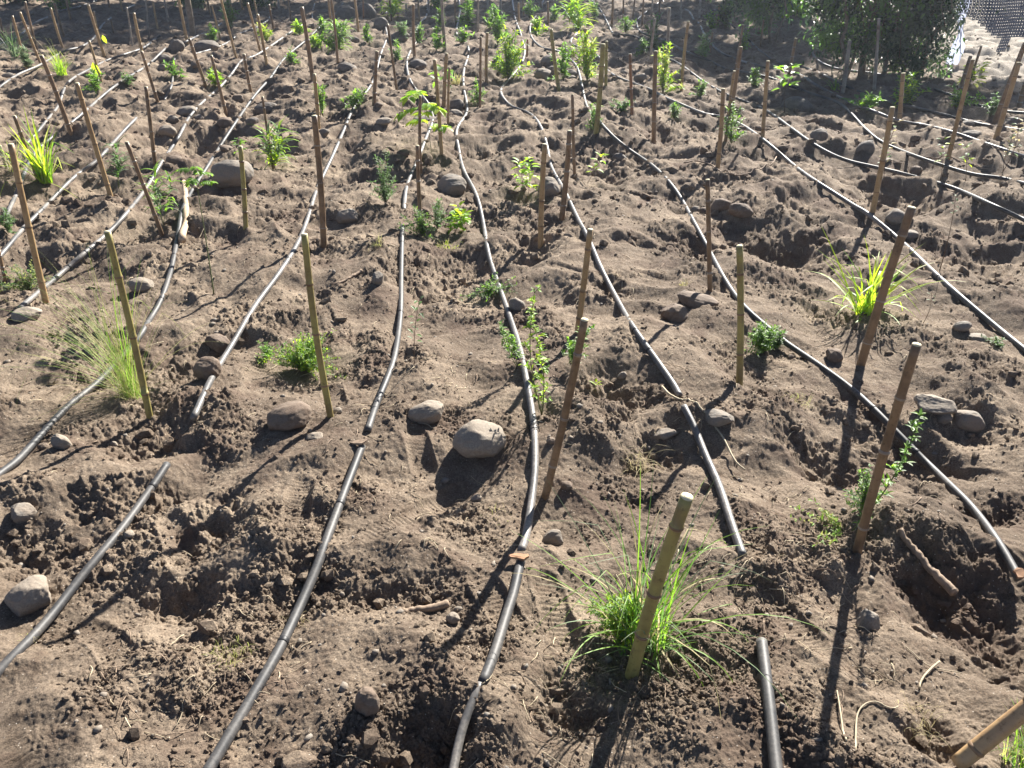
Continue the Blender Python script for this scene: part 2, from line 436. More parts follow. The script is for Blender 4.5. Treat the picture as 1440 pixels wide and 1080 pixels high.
# ------------------------------------------------------------------ ground sheet
def build_ground():
    rows = []
    d = 1.0
    near = list(np.linspace(0.25, 1.0, 26, endpoint=False))
    while d < 34:
        rows.append(d)
        step = (d * d / CAM_H + CAM_H) / F_PX * 1.15
        cap = 0.022 if d < 7 else (0.032 if d < 13 else 0.07)
        d += min(step, cap)
    rows = near + rows + list(np.geomspace(34.3, 110, 45))
    rr = np.array(rows)
    fan = np.linspace(R(-41), R(41), 1220)
    left = np.linspace(R(-180), R(-41), 120, endpoint=False)
    right = np.linspace(R(41), R(180), 121)[1:-1]
    th = np.concatenate([left, fan, right])
    A, D = np.meshgrid(th, rr)
    X = np.sin(A) * D; Y = np.cos(A) * D
    xf = X.ravel(); yf = Y.ravel()
    Z = np.empty_like(xf)
    for i in range(0, len(xf), 200000):
        s = slice(i, i + 200000)
        Z[s] = height(xf[s], yf[s])
    nr, nc = X.shape
    V = np.stack([xf, yf, Z], 1)
    V = np.vstack([V, [[0, 0, 0.0]]])
    I = np.arange(nr * nc).reshape(nr, nc)
    In = np.roll(I, -1, axis=1)
    F = np.stack([I[:-1].ravel(), In[:-1].ravel(), In[1:].ravel(), I[1:].ravel()], 1)[:, ::-1]
    c = nr * nc
    F0 = np.stack([I[0], In[0], np.full(nc, c), np.full(nc, c)], 1)[::2]  # tiny centre fan underfoot
    o = fastmesh('ground', V, F, [M_SOIL])
    # pale sandy ground beyond the bush on the right and a strip at the back: a colour of the place itself
    x, y = V[:, 0], V[:, 1]
    wob = 0.5 * gnoise(x / 1.3, y / 1.3, 70) + .2 * gnoise(x / .4, y / .4, 71)
    p1 = sstep(0, .9, x - (5.3 + .18 * (y - 9)) + wob) * sstep(8.7, 9.8, y + wob)
    p2 = sstep(19, 20.5, y + wob * 2) * sstep(5.5, 7.5, x + wob)
    at = o.data.attributes.new('pale', 'FLOAT', 'POINT')
    at.data.foreach_set('value', np.clip(np.maximum(p1, p2), 0, 1).astype(np.float32))
    tag(o, kind='structure')
    return o
build_ground()

# ------------------------------------------------------------------ loose crumbs, pebbles, straw
ICO_V = []
def ico():
    t = (1 + 5 ** .5) / 2
    v = np.array([(-1,t,0),(1,t,0),(-1,-t,0),(1,-t,0),(0,-1,t),(0,1,t),(0,-1,-t),(0,1,-t),(t,0,-1),(t,0,1),(-t,0,-1),(-t,0,1)], float)
    v /= np.linalg.norm(v[0])
    f = np.array([(0,11,5),(0,5,1),(0,1,7),(0,7,10),(0,10,11),(1,5,9),(5,11,4),(11,10,2),(10,7,6),(7,1,8),(3,9,4),(3,4,2),(3,2,6),(3,6,8),(3,8,9),(4,9,5),(2,4,11),(6,2,10),(8,6,7),(9,8,1)])
    return v, f
def scatter(name, n, dmin, dmax, rmin, rmax, power, mats, seed, sunk=.25, maskfn=None, smooth=False, dexp=1.0):
    g = np.random.default_rng(seed)
    d = dmin * (dmax / dmin) ** (g.random(n) ** dexp); a = (g.random(n) - .5) * 2 * R(38)
    x = np.sin(a) * d; y = np.cos(a) * d
    if maskfn is not None:
        k = g.random(n) < maskfn(x, y); x = x[k]; y = y[k]; d = d[k]
    n = len(x)
    r = rmin * (rmax / rmin) ** (g.random(n) ** power) * (1 + .07 * d)
    z = height(x, y)
    v, f = ico()
    V = v[None] * (1 + (g.random((n, 12, 1)) - .5) * .7)
    V = V * (r[:, None, None] * (.6 + .7 * g.random((n, 1, 3))))
    V[:, :, 2] *= .75
    an = g.random(n) * 6.28; c, s = np.cos(an)[:, None], np.sin(an)[:, None]
    X = V[:, :, 0] * c - V[:, :, 1] * s; Y = V[:, :, 0] * s + V[:, :, 1] * c
    P = np.stack([X + x[:, None], Y + y[:, None], V[:, :, 2] + (z + r * (.5 - sunk))[:, None]], 2).reshape(-1, 3)
    F = (f[None] + (np.arange(n) * 12)[:, None, None]).reshape(-1, 3)
    o = fastmesh(name, P, F, mats, smooth)
    tag(o, kind='stuff')
    return o
cm = lambda x, y: 1.0 - .9 * smooth_mask(x, y)
hm_ = lambda x, y: .04 + coarse(x, y, True)[1] ** 1.5
tag(scatter('soil_crumbs', 120000, 1.0, 6.5, .0011, .007, 2.2, [M_CRUMB], 1, maskfn=cm, dexp=1.25), 'loose brown crumbs of dug soil strewn over the planting ground', 'soil crumbs')
tag(scatter('soil_clods', 4200, 1.0, 18, .003, .014, 2.8, [M_CRUMB], 2, maskfn=cm, sunk=.4, smooth=False), 'small rounded clods of dry earth scattered between the pipes', 'soil clods')
tag(scatter('far_rubble', 7000, 4.5, 26, .006, .034, 2.2, [M_CRUMB], 8, sunk=.45, smooth=False, dexp=.8), 'angular lumps of dug earth scattered over the far rows', 'rubble')
tag(scatter('spoil_lumps', 9000, 1.0, 9, .004, .022, 2.6, [M_CRUMB], 9, sunk=.3, maskfn=hm_), 'broken lumps of spoil fallen into the dug hollows', 'spoil')
tag(scatter('gravel', 1500, 1.0, 16, .002, .011, 2.4, [M_STONE['grey']], 3, sunk=.35, smooth=True), 'small grey pebbles scattered over the soil', 'gravel')

def straw():
    mb = MB(); g = random.Random(5)
    for i in range(4200):
        d = 1.05 * (9 ** (g.random())); a = g.uniform(-.62, .62)
        x, y = math.sin(a) * d, math.cos(a) * d
        if gnoise(np.array([x / .5]), np.array([y / .5]), 77)[0] + g.uniform(-.25, .25) < .05: continue
        L = g.uniform(.015, .07) * (1.6 if g.random() < .12 else 1); an = g.uniform(0, 6.28); bend = g.uniform(-1.2, 1.2)
        xs, ys = [], []
        for k in range(5):
            xs.append(x); ys.append(y)
            x += math.cos(an) * L / 4; y += math.sin(an) * L / 4; an += bend / 4
        z = height(np.array(xs), np.array(ys)); lift = g.uniform(0, .012)
        mb.tube([(xs[k], ys[k], z[k] + .002 + lift * math.sin(k * .8)) for k in range(5)], g.uniform(.0005, .0013) * (1 + .1 * d), 4, g.randint(0, 1))
    o = mb.build('dry_straw', [M_STRAW, M_WOOD])
    tag(o, 'thin pale rootlets and straw bits littering the dug soil', 'straw', kind='stuff')
straw()

# ------------------------------------------------------------------ irrigation pipes
PIPES = [
 # (points in the photograph, radius m, material, label)
 ([(-20,965),(0,942),(60,880),(117,808),(170,745),(215,683),(235,653)], .0165, 1, 'black irrigation pipe running from the lower left edge up to a dirt clod'),
 ([(272,588),(297,533),(325,487),(358,431),(392,385),(420,340),(436,297),(445,268),(467,221),(482,187),(497,152),(517,127),(527,108),(535,77),(544,52),(541,28),(549,-6)], .0165, 2, 'pipe left of the yellow green stake, its near end sunk in the soil'),
 ([(286,1095),(322,1035),(360,971),(398,903),(440,811),(460,757),(487,685),(509,628)], .0175, 1, 'lower black pipe running from the bottom edge up to a wood chip'),
 ([(517,606),(530,567),(543,536),(555,502),(563,445),(564,395),(565,345),(566,318)], .0165, 1, 'grey pipe above the wood chip, curving up beside the feathery herb'),
 ([(568,296),(572,262),(586,228),(600,192),(609,165),(598,140),(580,120),(572,95),(575,76),(587,56),(585,44),(592,30),(600,22),(600,-6)], .0165, 2, 'dusty pipe climbing behind the big leaved sapling to the top edge'),
 ([(678,962),(695,920),(713,862),(722,835),(732,790)], .0175, 1, 'short dark pipe length below the orange brown chip near bottom centre'),
 ([(733,775),(740,752),(748,700),(752,660),(752,615),(748,577),(740,533),(731,490),(719,452),(705,412),(688,362),(680,316),(670,275),(652,240),(645,210),(642,182),(657,157),(652,125),(652,100),(659,75),(655,57),(642,50),(645,25),(647,15),(645,-6)], .0165, 2, 'long pipe with a black wire tie, winding up the middle past the round stone'),
 ([(1045,782),(1030,740),(1012,685),(992,640),(976,600),(962,572)], .0165, 2, 'short grey pipe length behind the grass clump at the thick cut stake'),
 ([(956,557),(946,539),(920,502),(890,460),(867,420),(845,377),(828,337),(812,307),(797,275),(790,262),(775,235),(770,210),(762,182),(747,161),(720,150),(707,137),(705,124),(720,107),(732,92),(738,72),(732,47),(724,25),(720,-6)], .0165, 2, 'pipe curling in a hook at its far end, stopping at the dug hollow'),
 ([(1432,812),(1405,765),(1368,715),(1330,677),(1292,640),(1255,602),(1220,567),(1187,539),(1142,507),(1105,482),(1077,459),(1045,430),(1020,395),(997,352),(977,315),(951,269),(920,235),(885,211),(860,190),(842,170),(826,152),(820,130),(816,110),(810,92),(797,80),(785,72),(762,67),(747,52),(746,34),(757,18),(767,-6)], .0165, 1, 'long black pipe running to the right edge and ending at an orange brown chip'),
 ([(1470,512),(1440,491),(1380,442),(1320,390),(1270,342),(1222,302),(1202,290),(1172,271),(1125,240),(1080,202),(1045,177),(1017,165),(990,160),(965,150),(937,138),(917,127),(890,117),(867,108),(852,97),(842,80),(824,70),(806,63),(803,56),(812,45),(805,30),(796,18),(789,4),(780,-6)], .0165, 2, 'bright sunlit pipe passing behind the broad yellow green grass clump'),
 ([(1475,325),(1440,309),(1392,287),(1350,268),(1317,257),(1280,247),(1235,236),(1195,227),(1165,215),(1135,197),(1105,175),(1078,156),(1045,142),(1015,130),(985,112),(965,97),(948,86),(927,77),(906,58),(887,50),(863,47),(857,38),(849,22),(841,10),(828,-4)], .0165, 1, 'black pipe crossing in front of the dark round stones at right'),
 ([(1470,268),(1440,258),(1405,250),(1367,245),(1317,230),(1275,215),(1240,200),(1217,182),(1197,160),(1180,145),(1142,132),(1112,121),(1087,111),(1061,104),(1039,100),(1018,96),(997,85),(961,71),(942,60),(928,55),(907,48),(897,40),(897,27),(915,12),(926,4),(938,-6)], .016, 1, 'thin black pipe making a hooked bend at the top behind two pale stakes'),
 ([(1470,228),(1440,220),(1410,210),(1380,200),(1342,187),(1305,177),(1265,170),(1230,157),(1192,142),(1150,121),(1126,106),(1090,98),(1050,88),(1032,82),(1014,74),(1000,61),(992,51),(983,33),(976,28),(968,15),(952,12),(936,8),(930,-6)], .016, 2, 'pipe passing under the small leafy clump at the pair of stakes before the bush'),
 ([(1470,192),(1440,184),(1380,175),(1342,165),(1302,155),(1250,142),(1233,137),(1208,129),(1183,118),(1163,108),(1131,95),(1094,88),(1067,70),(1053,56),(1039,44),(1029,35),(1019,21),(1007,14),(1000,16)], .016, 1, 'pipe arching down through the shade in front of the big bush'),
 ([(1470,162),(1440,159),(1415,157),(1392,152),(1367,145),(1317,126),(1290,118),(1249,108),(1233,104),(1200,100),(1174,96),(1156,89),(1145,80),(1142,69)], .016, 1, 'farthest curved pipe, coming out from beneath the shaded bush'),
 ([(-30,690),(0,666),(25,647),(57,612),(95,572),(135,540),(168,505),(195,475),(207,455),(225,425),(240,382),(250,332),(256,298),(270,268),(287,242),(310,205),(335,167),(360,132),(380,110),(400,82),(430,57),(456,32),(474,18),(482,5)], .0165, 1, 'long pipe at left passing beside the bark slab and the big round stone'),
 ([(28,433),(77,392),(120,355),(160,320),(202,270),(225,232),(250,195),(266,165),(287,142),(307,125),(325,105),(340,85),(358,79),(385,62),(412,43),(425,35)], .0165, 2, 'pipe whose near end rests on the flat pale stone by the left edge'),
 ([(-25,385),(0,360),(32,322),(62,292),(85,268),(107,247),(135,227),(160,200),(178,180),(192,166)], .0165, 2, 'pipe with a sharp sunlit tip pointing up right, leaving at the left edge'),
 ([(8,305),(22,275),(32,250),(40,230),(52,212),(66,199),(95,177),(125,152),(150,130),(175,112),(207,92),(237,64)], .016, 2, 'pipe rising from behind the yellow green grass clump at upper left'),
 ([(38,202),(54,184),(72,162),(83,147),(90,126),(100,112),(125,98),(150,85),(180,75),(202,67),(225,50)], .016, 2, 'short pipe beginning behind the leaning brown stakes at upper left'),
 ([(-20,138),(0,122),(25,105),(55,92),(90,72),(111,67),(124,60),(135,50),(146,33),(172,15),(192,6)], .016, 2, 'pipe below the small grass tuft, running out at the left edge'),
 ([(-15,66),(0,62),(10,59),(28,50),(47,33),(72,22),(86,15),(112,9),(138,0)], .016, 2, 'farthest left pipe, half in shade near the top corner'),
 ([(257,61),(277,51),(297,43),(311,33)], .016, 2, 'short pale pipe piece behind the far left stone pile'),
 ([(274,76),(299,69),(324,58),(335,48),(358,40),(372,32),(380,24),(377,12),(371,-5)], .016, 2, 'pipe that rises and bends sharply upward at the far upper left'),
 ([(246,81),(243,94),(243,108),(241,122),(231,141)], .012, 2, 'short upright loop of thin hose among the far left stones'),
 ([(440,32),(439,20),(441,10),(446,-5)], .013, 2, 'short vertical pipe stub near the top left of centre'),
 ([(1071,902),(1077,950),(1084,1010),(1093,1095)], .0185, 1, 'short straight black pipe with a cut end at the bottom right of centre'),
 ([(634,1100),(647,1035),(662,992),(676,962)], .0135, 2, 'thin dusty pipe end at the bottom edge, in line with the dark pipe length'),
]
def catmull(pts, per=8):
    P = [np.array(p, float) for p in pts]; P = [2*P[0]-P[1]] + P + [2*P[-1]-P[-2]]
    out = []
    for i in range(1, len(P) - 2):
        for k in range(per):
            t = k / per
            out.append(.5 * ((2*P[i]) + (-P[i-1]+P[i+1])*t + (2*P[i-1]-5*P[i]+4*P[i+1]-P[i+2])*t*t + (-P[i-1]+3*P[i]-3*P[i+1]+P[i+2])*t**3))
    out.append(P[-2]); return out
def hit_z(px, py, z):
    d = ray(px, py); t = (CAM_H - z) / max(-d[2], .015); return np.array([d[0]*t, d[1]*t, z])
PIPE_PTS = []
def build_pipe(pts, r, mt, label):
    r *= .78
    pp = [q for q in catmull(pts, 9)]
    pp = [q for q in pp if q[1] > -5]
    W = np.array([hit(q[0], q[1]) for q in pp])
    for it in range(3):
        z = height(W[:, 0], W[:, 1])
        zc = coarse(W[:, 0], W[:, 1])
        s = np.concatenate([[0], np.cumsum(np.hypot(np.diff(W[:, 0]), np.diff(W[:, 1])))])
        zs = np.array([np.average(np.maximum(z, zc), weights=np.exp(-((s - a) / .16) ** 2) + 1e-12) for a in s])
        und = gnoise(s / .45 + pts[0][0], s * 0, 90)
        zf = np.maximum(zs + r * (.6 + .7 * und), z + r * .35)
        zf = np.array([np.average(zf, weights=np.exp(-((s - a) / .07) ** 2) + 1e-12) for a in s])
        W = np.array([hit_z(q[0], q[1], zz) for q, zz in zip(pp, zf)])
    # drop crowded points
    keep = [0]
    for i in range(1, len(W)):
        if np.linalg.norm(W[i] - W[keep[-1]]) > .012: keep.append(i)
    W = W[keep]
    # gentle smoothing in space against jumps over hollows
    for _ in range(4):
        W[1:-1] = .5 * W[1:-1] + .25 * (W[:-2] + W[2:])
    base = Vector(W[0])
    mb = MB(); far = 1 + .022 * max(0, np.mean(W[:, 1]) - 3)
    rr = [r * (1 + .03 * max(0, w[1] - 3)) for w in W]
    mb.tube([Vector(w) - base for w in W], rr, 14 if W[0][1] < 6 else 9, 0)
    o = mb.build('irrigation_pipe', [M_PIPE if mt == 1 else M_PIPE2])
    o.location = base
    tag(o, label, 'irrigation pipe', 'black irrigation pipes laid over the soil')
    PIPE_PTS.append(W)
    return o
pipe_objs = [build_pipe(*p) for p in PIPES]

def near_pipe(i, px, py):
    """point of pipe i that lies nearest to a photo pixel's ground point, with its direction"""
    W = PIPE_PTS[i]; d = ray(px, py); d = d / np.linalg.norm(d); o = np.array([0, 0, CAM_H])
    v = W - o; t = v @ d; q = np.linalg.norm(v - t[:, None] * d, axis=1)
    k = int(np.argmin(q)); a = W[max(k-1, 0)]; b = W[min(k+1, len(W)-1)]
    return Vector(W[k]), (Vector(b) - Vector(a)).normalized()

# dark emitter bands clipped round some of the pipes
for i, px, py in ((17, 61, 407), (17, 95, 376), (17, 120, 353), (18, 61, 294), (16, 246, 357), (16, 226, 422), (16, 268, 272), (1, 404, 367), (1, 440, 283),
                  (3, 566, 340), (3, 563, 440), (6, 684, 338), (6, 652, 128), (6, 737, 510), (8, 892, 463), (8, 912, 493), (8, 820, 323), (8, 768, 200),
                  (9, 1227, 573), (9, 1288, 636), (9, 1101, 478), (10, 1318, 388), (10, 1250, 325), (10, 1130, 243), (2, 400, 900), (2, 478, 710), (0, 217, 682)):
    c, dr = near_pipe(i, px, py); rr = PIPES[i][1] * .78 * (1 + .03 * max(0, c.y - 3)) * 1.07
    mb = MB(); mb.tube([-dr * .008, -dr * .005, dr * .005, dr * .008], [rr * .96, rr * 1.03, rr * 1.03, rr * .96], 14)
    o = mb.build('emitter_band', [M_TIE], pipe_objs[i]); o.location = c - pipe_objs[i].location

# wire tie wound round the middle pipe
c, dr = near_pipe(6, 752, 600)
mb = MB(); side = dr.cross(Vector((0, 0, 1))).normalized(); upv = side.cross(dr)
for s0, tl in ((-.022, .3), (-.006, -.5), (.008, .2), (.02, -.15)):
    pts = [dr * (s0 + .012 * tl * math.cos(a)) + (side * math.cos(a) + upv * math.sin(a)) * .0185 for a in [k * 2 * math.pi / 18 for k in range(19)]]
    mb.tube(pts, .0013, 6, 0)
mb.tube([upv * .018, upv * .03 + side * .012, upv * .026 + side * .03], .0012, 6)
o = mb.build('wire_tie', [M_TIE]); o.location = c; tag(o, 'black wire tie wound round the middle pipe', 'wire tie')

# wood and clay chips lying over pipe ends
def chip(i, px, py, L, W_, label, m, ang=0, cat='wood chip', nm='wood_chip'):
    c, dr = near_pipe(i, px, py)
    g = random.Random(px); mb = MB(); vs = []; rag = [g.uniform(-.26, .26) for _ in range(9)]
    for lay in (0, 1):
        for k in range(9):
            a = k * 2 * math.pi / 9 + rag[k]; q = 1 + rag[k] * 1.6
            vs.append((math.cos(a) * L * q, math.sin(a) * W_ * q, (.003 if lay else -.003) + .004 * math.cos(a)))
    fs = [tuple(range(8, -1, -1)), tuple(range(9, 18))] + [(k, (k+1) % 9, 9 + (k+1) % 9, 9 + k) for k in range(9)]
    mb.add(vs, fs); o = mb.build(nm, [m], smooth=False)
    o.location = c + Vector((0, 0, .019)); o.rotation_euler = (g.uniform(-.2, .2), g.uniform(-.2, .2), ang)
    tag(o, label, cat)
chip(2, 512, 622, .030, .014, 'brown chip of wood lying across the pipe joint left of centre', M_WOOD, .1)
chip(5, 733, 776, .026, .014, 'orange brown chip lying on the pipe joint near bottom centre', M_CHIP, -.1, 'chip', 'broken_chip')
chip(9, 1434, 818, .020, .014, 'orange brown chip at the pipe end by the right edge', M_CHIP, .5, 'chip', 'broken_chip')

# ------------------------------------------------------------------ bamboo stakes
STAKES = [
 # top x, top y, base x, base y, width px (0 = by length), colour, label
 (966,699,888,952,20,'green','thick olive bamboo stake with a pale cut top, rising from the near grass clump'),
 (1289,485,1205,776,14,'brown','dark brown bamboo stake at right with a leafy twining herb'),
 (1282,292,1210,515,13,'brown','brown bamboo stake leaning right through the broad yellow green grass'),
 (822,450,767,700,12,'brown','grey brown stake leaning right beside the long pipe with the wire tie'),
 (830,323,812,470,9,'tan','slim tan stake standing just behind the grey brown leaning one near the centre'),
 (1040,346,1040,540,10,'green','upright yellow green stake in front of the small feathery bush right of centre'),
 (428,330,465,588,10,'green','yellow green stake standing at the round feathery herb left of centre'),
 (151,326,211,588,10,'green','olive stake in the dry grass clump at left'),
 (15,203,66,430,9,'tan','tan stake close to the left edge beside the flat pale stone'),
 (442,163,456,352,9,'brown','grey brown stake beside the pipe, directly behind the tall yellow green one'),
 (338,206,346,322,7,'green','short olive stake in front of the big round stone at upper left'),
 (995,253,998,412,7,'brown','dark thin stake behind the two brown stones right of centre'),
 (766,203,760,347,8,'tan','tan stake in front of the stone beside the leafy sapling above centre'),
 (801,184,790,308,8,'brown','brown stake just right of the stone above centre'),
 (805,133,808,252,5,'brown','thin brown stake standing in the deep shaded hollow above centre'),
 (108,117,156,277,7,'tan','tan stake leaning left in front of the lance leaved sapling at upper left'),
 (178,200,230,338,6,'brown','dark brown stake slanting left in front of the narrow leaved herb'),
 (20,163,54,254,6,'brown','dark brown stake standing in the yellow green grass at upper left'),
 (58,78,100,188,7,'brown','brown stake leaning left between two far left pipes'),
 (0,205,10,239,5,'grey','grey stake tip just inside the left edge beside the grass clump'),
 (-2,352,8,395,5,'brown','dark stake cut by the left edge above the flat pale stone'),
 (205,122,218,231,6,'brown','nearly upright brown stake left of the dug hollow at upper left'),
 (199,72,222,145,5,'brown','brown stake just left of the thin hose loop'),
 (188,18,200,74,5,'tan','pale tan stake directly behind the brown one beside the hose loop'),
 (125,57,143,116,4,'tan','thin tan stake with a yellow leaf against it, right of the grass tuft'),
 (124,7,147,79,5,'tan','front one of two close tan stakes in the upper left shade'),
 (131,16,141,62,4,'tan','rear one of two close tan stakes in the upper left shade'),
 (71,11,88,67,4,'tan','tan stake rising right behind the small bright grass tuft'),
 (76,4,90,52,5,'brown','dim brown stake in the shade behind the grass tuft'),
 (90,-14,99,27,4,'brown','short brown stake hanging before the top left greenery'),
 (35,2,52,70,4,'brown','brown stake in shade, second behind the long tan one at far left'),
 (28,17,57,90,4,'tan','long tan stake leaning left at the far left, above the brown one'),
 (17,22,37,98,4,'tan','tan stake beside the shaded grass at the upper left corner'),
 (0,25,5,60,4,'brown','brown stake in the top left corner over the shaded grass'),
 (156,28,160,47,3,'brown','small dim stake in the top left shade under the slanting pipe'),
 (178,10,186,65,3,'grey','grey dim stake in shade left of the pale tan stake'),
 (205,-4,210,54,3,'grey','grey stake standing in deep shade at the top, left of the thick brown post'),
 (250,-8,264,62,6,'tan','tan stake touching the left side of the thick brown post at the top'),
 (266,54,290,123,5,'brown','brown stake leaning left in front of the far stone pile'),
 (298,8,310,56,3,'tan','thin pale stake behind the arched rock at the top left'),
 (310,-4,332,82,4,'tan','long slim tan stake right of the arched rock at the top left'),
 (297,78,318,160,5,'brown','brown stake with a small green weed left of the pale pipe'),
 (343,76,353,131,5,'brown','brown stake right of the bent pipe at upper left'),
 (348,4,367,76,4,'tan','left stake of a close tan pair in the upper left'),
 (362,20,375,92,5,'tan','right stake of a close tan pair in the upper left'),
 (356,-6,363,30,3,'tan','tan stake tip behind the close pair in the upper left'),
 (378,6,385,42,4,'brown','dark stake at the top, right beside the sharp pipe bend'),
 (404,-8,409,28,3,'brown','thin brown stake at the top edge over dark boulders'),
 (369,136,385,240,4,'brown','thin stake supporting the lance leaved sapling left of centre'),
 (424,10,440,113,7,'brown','tall brown stake crossing the long dusty pipe at upper left'),
 (442,104,448,180,6,'tan','tan stake beside the dark hollow with green weeds'),
 (461,-8,466,36,5,'tan','tan stake at the top edge left of the whitish green herb'),
 (465,-8,475,88,4,'brown','thin brown stake standing in the whitish green herb'),
 (498,-6,504,45,4,'tan','tan stake at the top edge in front of the dark boulders'),
 (510,-6,511,26,3,'rust','short reddish stake at the top edge over the dark boulders'),
 (545,34,558,129,4,'brown','brown stake leaning left at the pipe below the far boulder'),
 (530,72,526,148,6,'brown','upright brown stake where the pipe bends, right of the weedy hollow'),
 (581,6,583,81,5,'brown','dark brown stake crossing the winding pipe at the top'),
 (571,4,571,23,3,'grey','short grey stake at the top between two winding pipes'),
 (621,-8,626,70,5,'grey','tall greenish grey stake at the top above the group of three'),
 (628,75,624,152,6,'tan','middle stake of the group of three by the bright sapling'),
 (632,95,630,174,4,'tan','right thin stake of the group of three by the bright sapling'),
 (611,84,621,218,6,'tan','long left stake of the group of three by the bright sapling'),
 (591,135,592,244,5,'brown','brown stake standing inside the bright big leaved sapling'),
 (587,205,592,313,6,'brown','brown stake below the bright sapling, by the pipe'),
 (676,52,675,152,4,'brown','left stake of two thin ones in front of the long weed strip'),
 (685,46,684,117,5,'tan','right stake of two thin ones in front of the long weed strip'),
 (672,-4,672,46,3,'grey','grey thin stake at the top right of the small green weed'),
 (686,-8,686,16,3,'grey','grey stake tip at the top edge above the shaded mound'),
 (704,-4,704,27,4,'grey','pale grey stake at the top edge left of the hooked pipe'),
 (742,55,741,80,3,'rust','short reddish stake between two winding pipes above centre'),
 (775,41,786,127,6,'green','olive stake in front of the round dark stones above centre'),
 (848,62,838,187,8,'green','thick olive stake leaning right beside the small round leaved weed'),
 (853,58,852,121,5,'green','thin olive stake immediately behind the thick leaning one'),
 (824,40,821,79,4,'tan','short stake inside the tangled pale green weed'),
 (886,76,889,160,5,'rust','rusty orange stake in front of the blocky grey rock'),
 (922,72,919,202,7,'brown','brown stake standing at the bright weed with a pale tip'),
 (941,11,938,93,5,'grey','pale grey stake behind the bright weed'),
 (968,30,958,129,5,'tan','slim tan stake right of the bright weed, across the pipe'),
 (921,26,914,92,4,'grey','thin grey stake left behind the bright weed'),
 (862,-5,860,38,4,'brown','brown stake at the top left of two dim ones'),
 (877,-5,876,30,3,'brown','dim stake at the top between two brown ones'),
 (893,-5,890,25,3,'brown','dim stake at the top edge left of the hooked thin pipe'),
 (918,-4,915,42,3,'grey','grey stake at the top edge at the hooked bend'),
 (958,-6,957,28,3,'grey','grey stake at the top edge right of the pale grey one'),
 (1002,45,998,73,4,'brown','short dim stake at the bending pipe in the right shade'),
 (1042,66,1020,200,6,'brown','long thin brown stake behind the tan one by the bluish herb'),
 (1045,35,1033,106,4,'brown','brown stake in the right shade, topped by greenery'),
 (1033,100,1025,162,6,'tan','tan stake with a bright top, above the bluish herb'),
 (1017,125,1009,237,7,'tan','tan stake standing left of the bluish herb'),
 (1080,86,1072,197,6,'tan','tall tan stake crossing the two pipes right of centre'),
 (1074,28,1069,66,3,'brown','dim stake in the upper right greenery'),
 (1119,54,1110,107,5,'brown','greyish brown stake behind the round leaved sapling'),
 (1195,57,1185,132,6,'grey','left stake of two leaning ones in front of the bush'),
 (1212,45,1190,110,5,'grey','right slanting stake of two in front of the bush'),
 (1236,26,1229,126,5,'grey','tall grey stake standing alone against the dark bush'),
 (1270,103,1264,172,7,'tan','pale topped stake at the foot of the bush'),
 (1255,151,1227,298,8,'tan','tan stake leaning right behind the bright sunlit pipe'),
 (1365,79,1347,134,6,'brown','dark stake of the trio at the edge of the pale ground'),
 (1368,84,1333,224,7,'tan','long front stake of the trio at the edge of the pale ground'),
 (1380,65,1360,127,4,'brown','slim rear stake of the trio at the edge of the pale ground'),
 (1442,60,1398,174,8,'brown','rear stake of two leaning ones at the right edge'),
 (1433,88,1400,197,8,'tan','front stake of two leaning ones at the right edge'),
 (1444,112,1432,152,8,'brown','stake cut off by the right edge on the pale ground'),
]
def lean_top(B, tx, ty):
    """top of a stake in the upright plane through its base that faces the viewer"""
    n = np.array([B[0], B[1], 0.0]); n /= np.linalg.norm(n)
    d = ray(tx, ty); o = np.array([0, 0, CAM_H])
    t = ((B - o) @ n) / (d @ n)
    return o + d * t
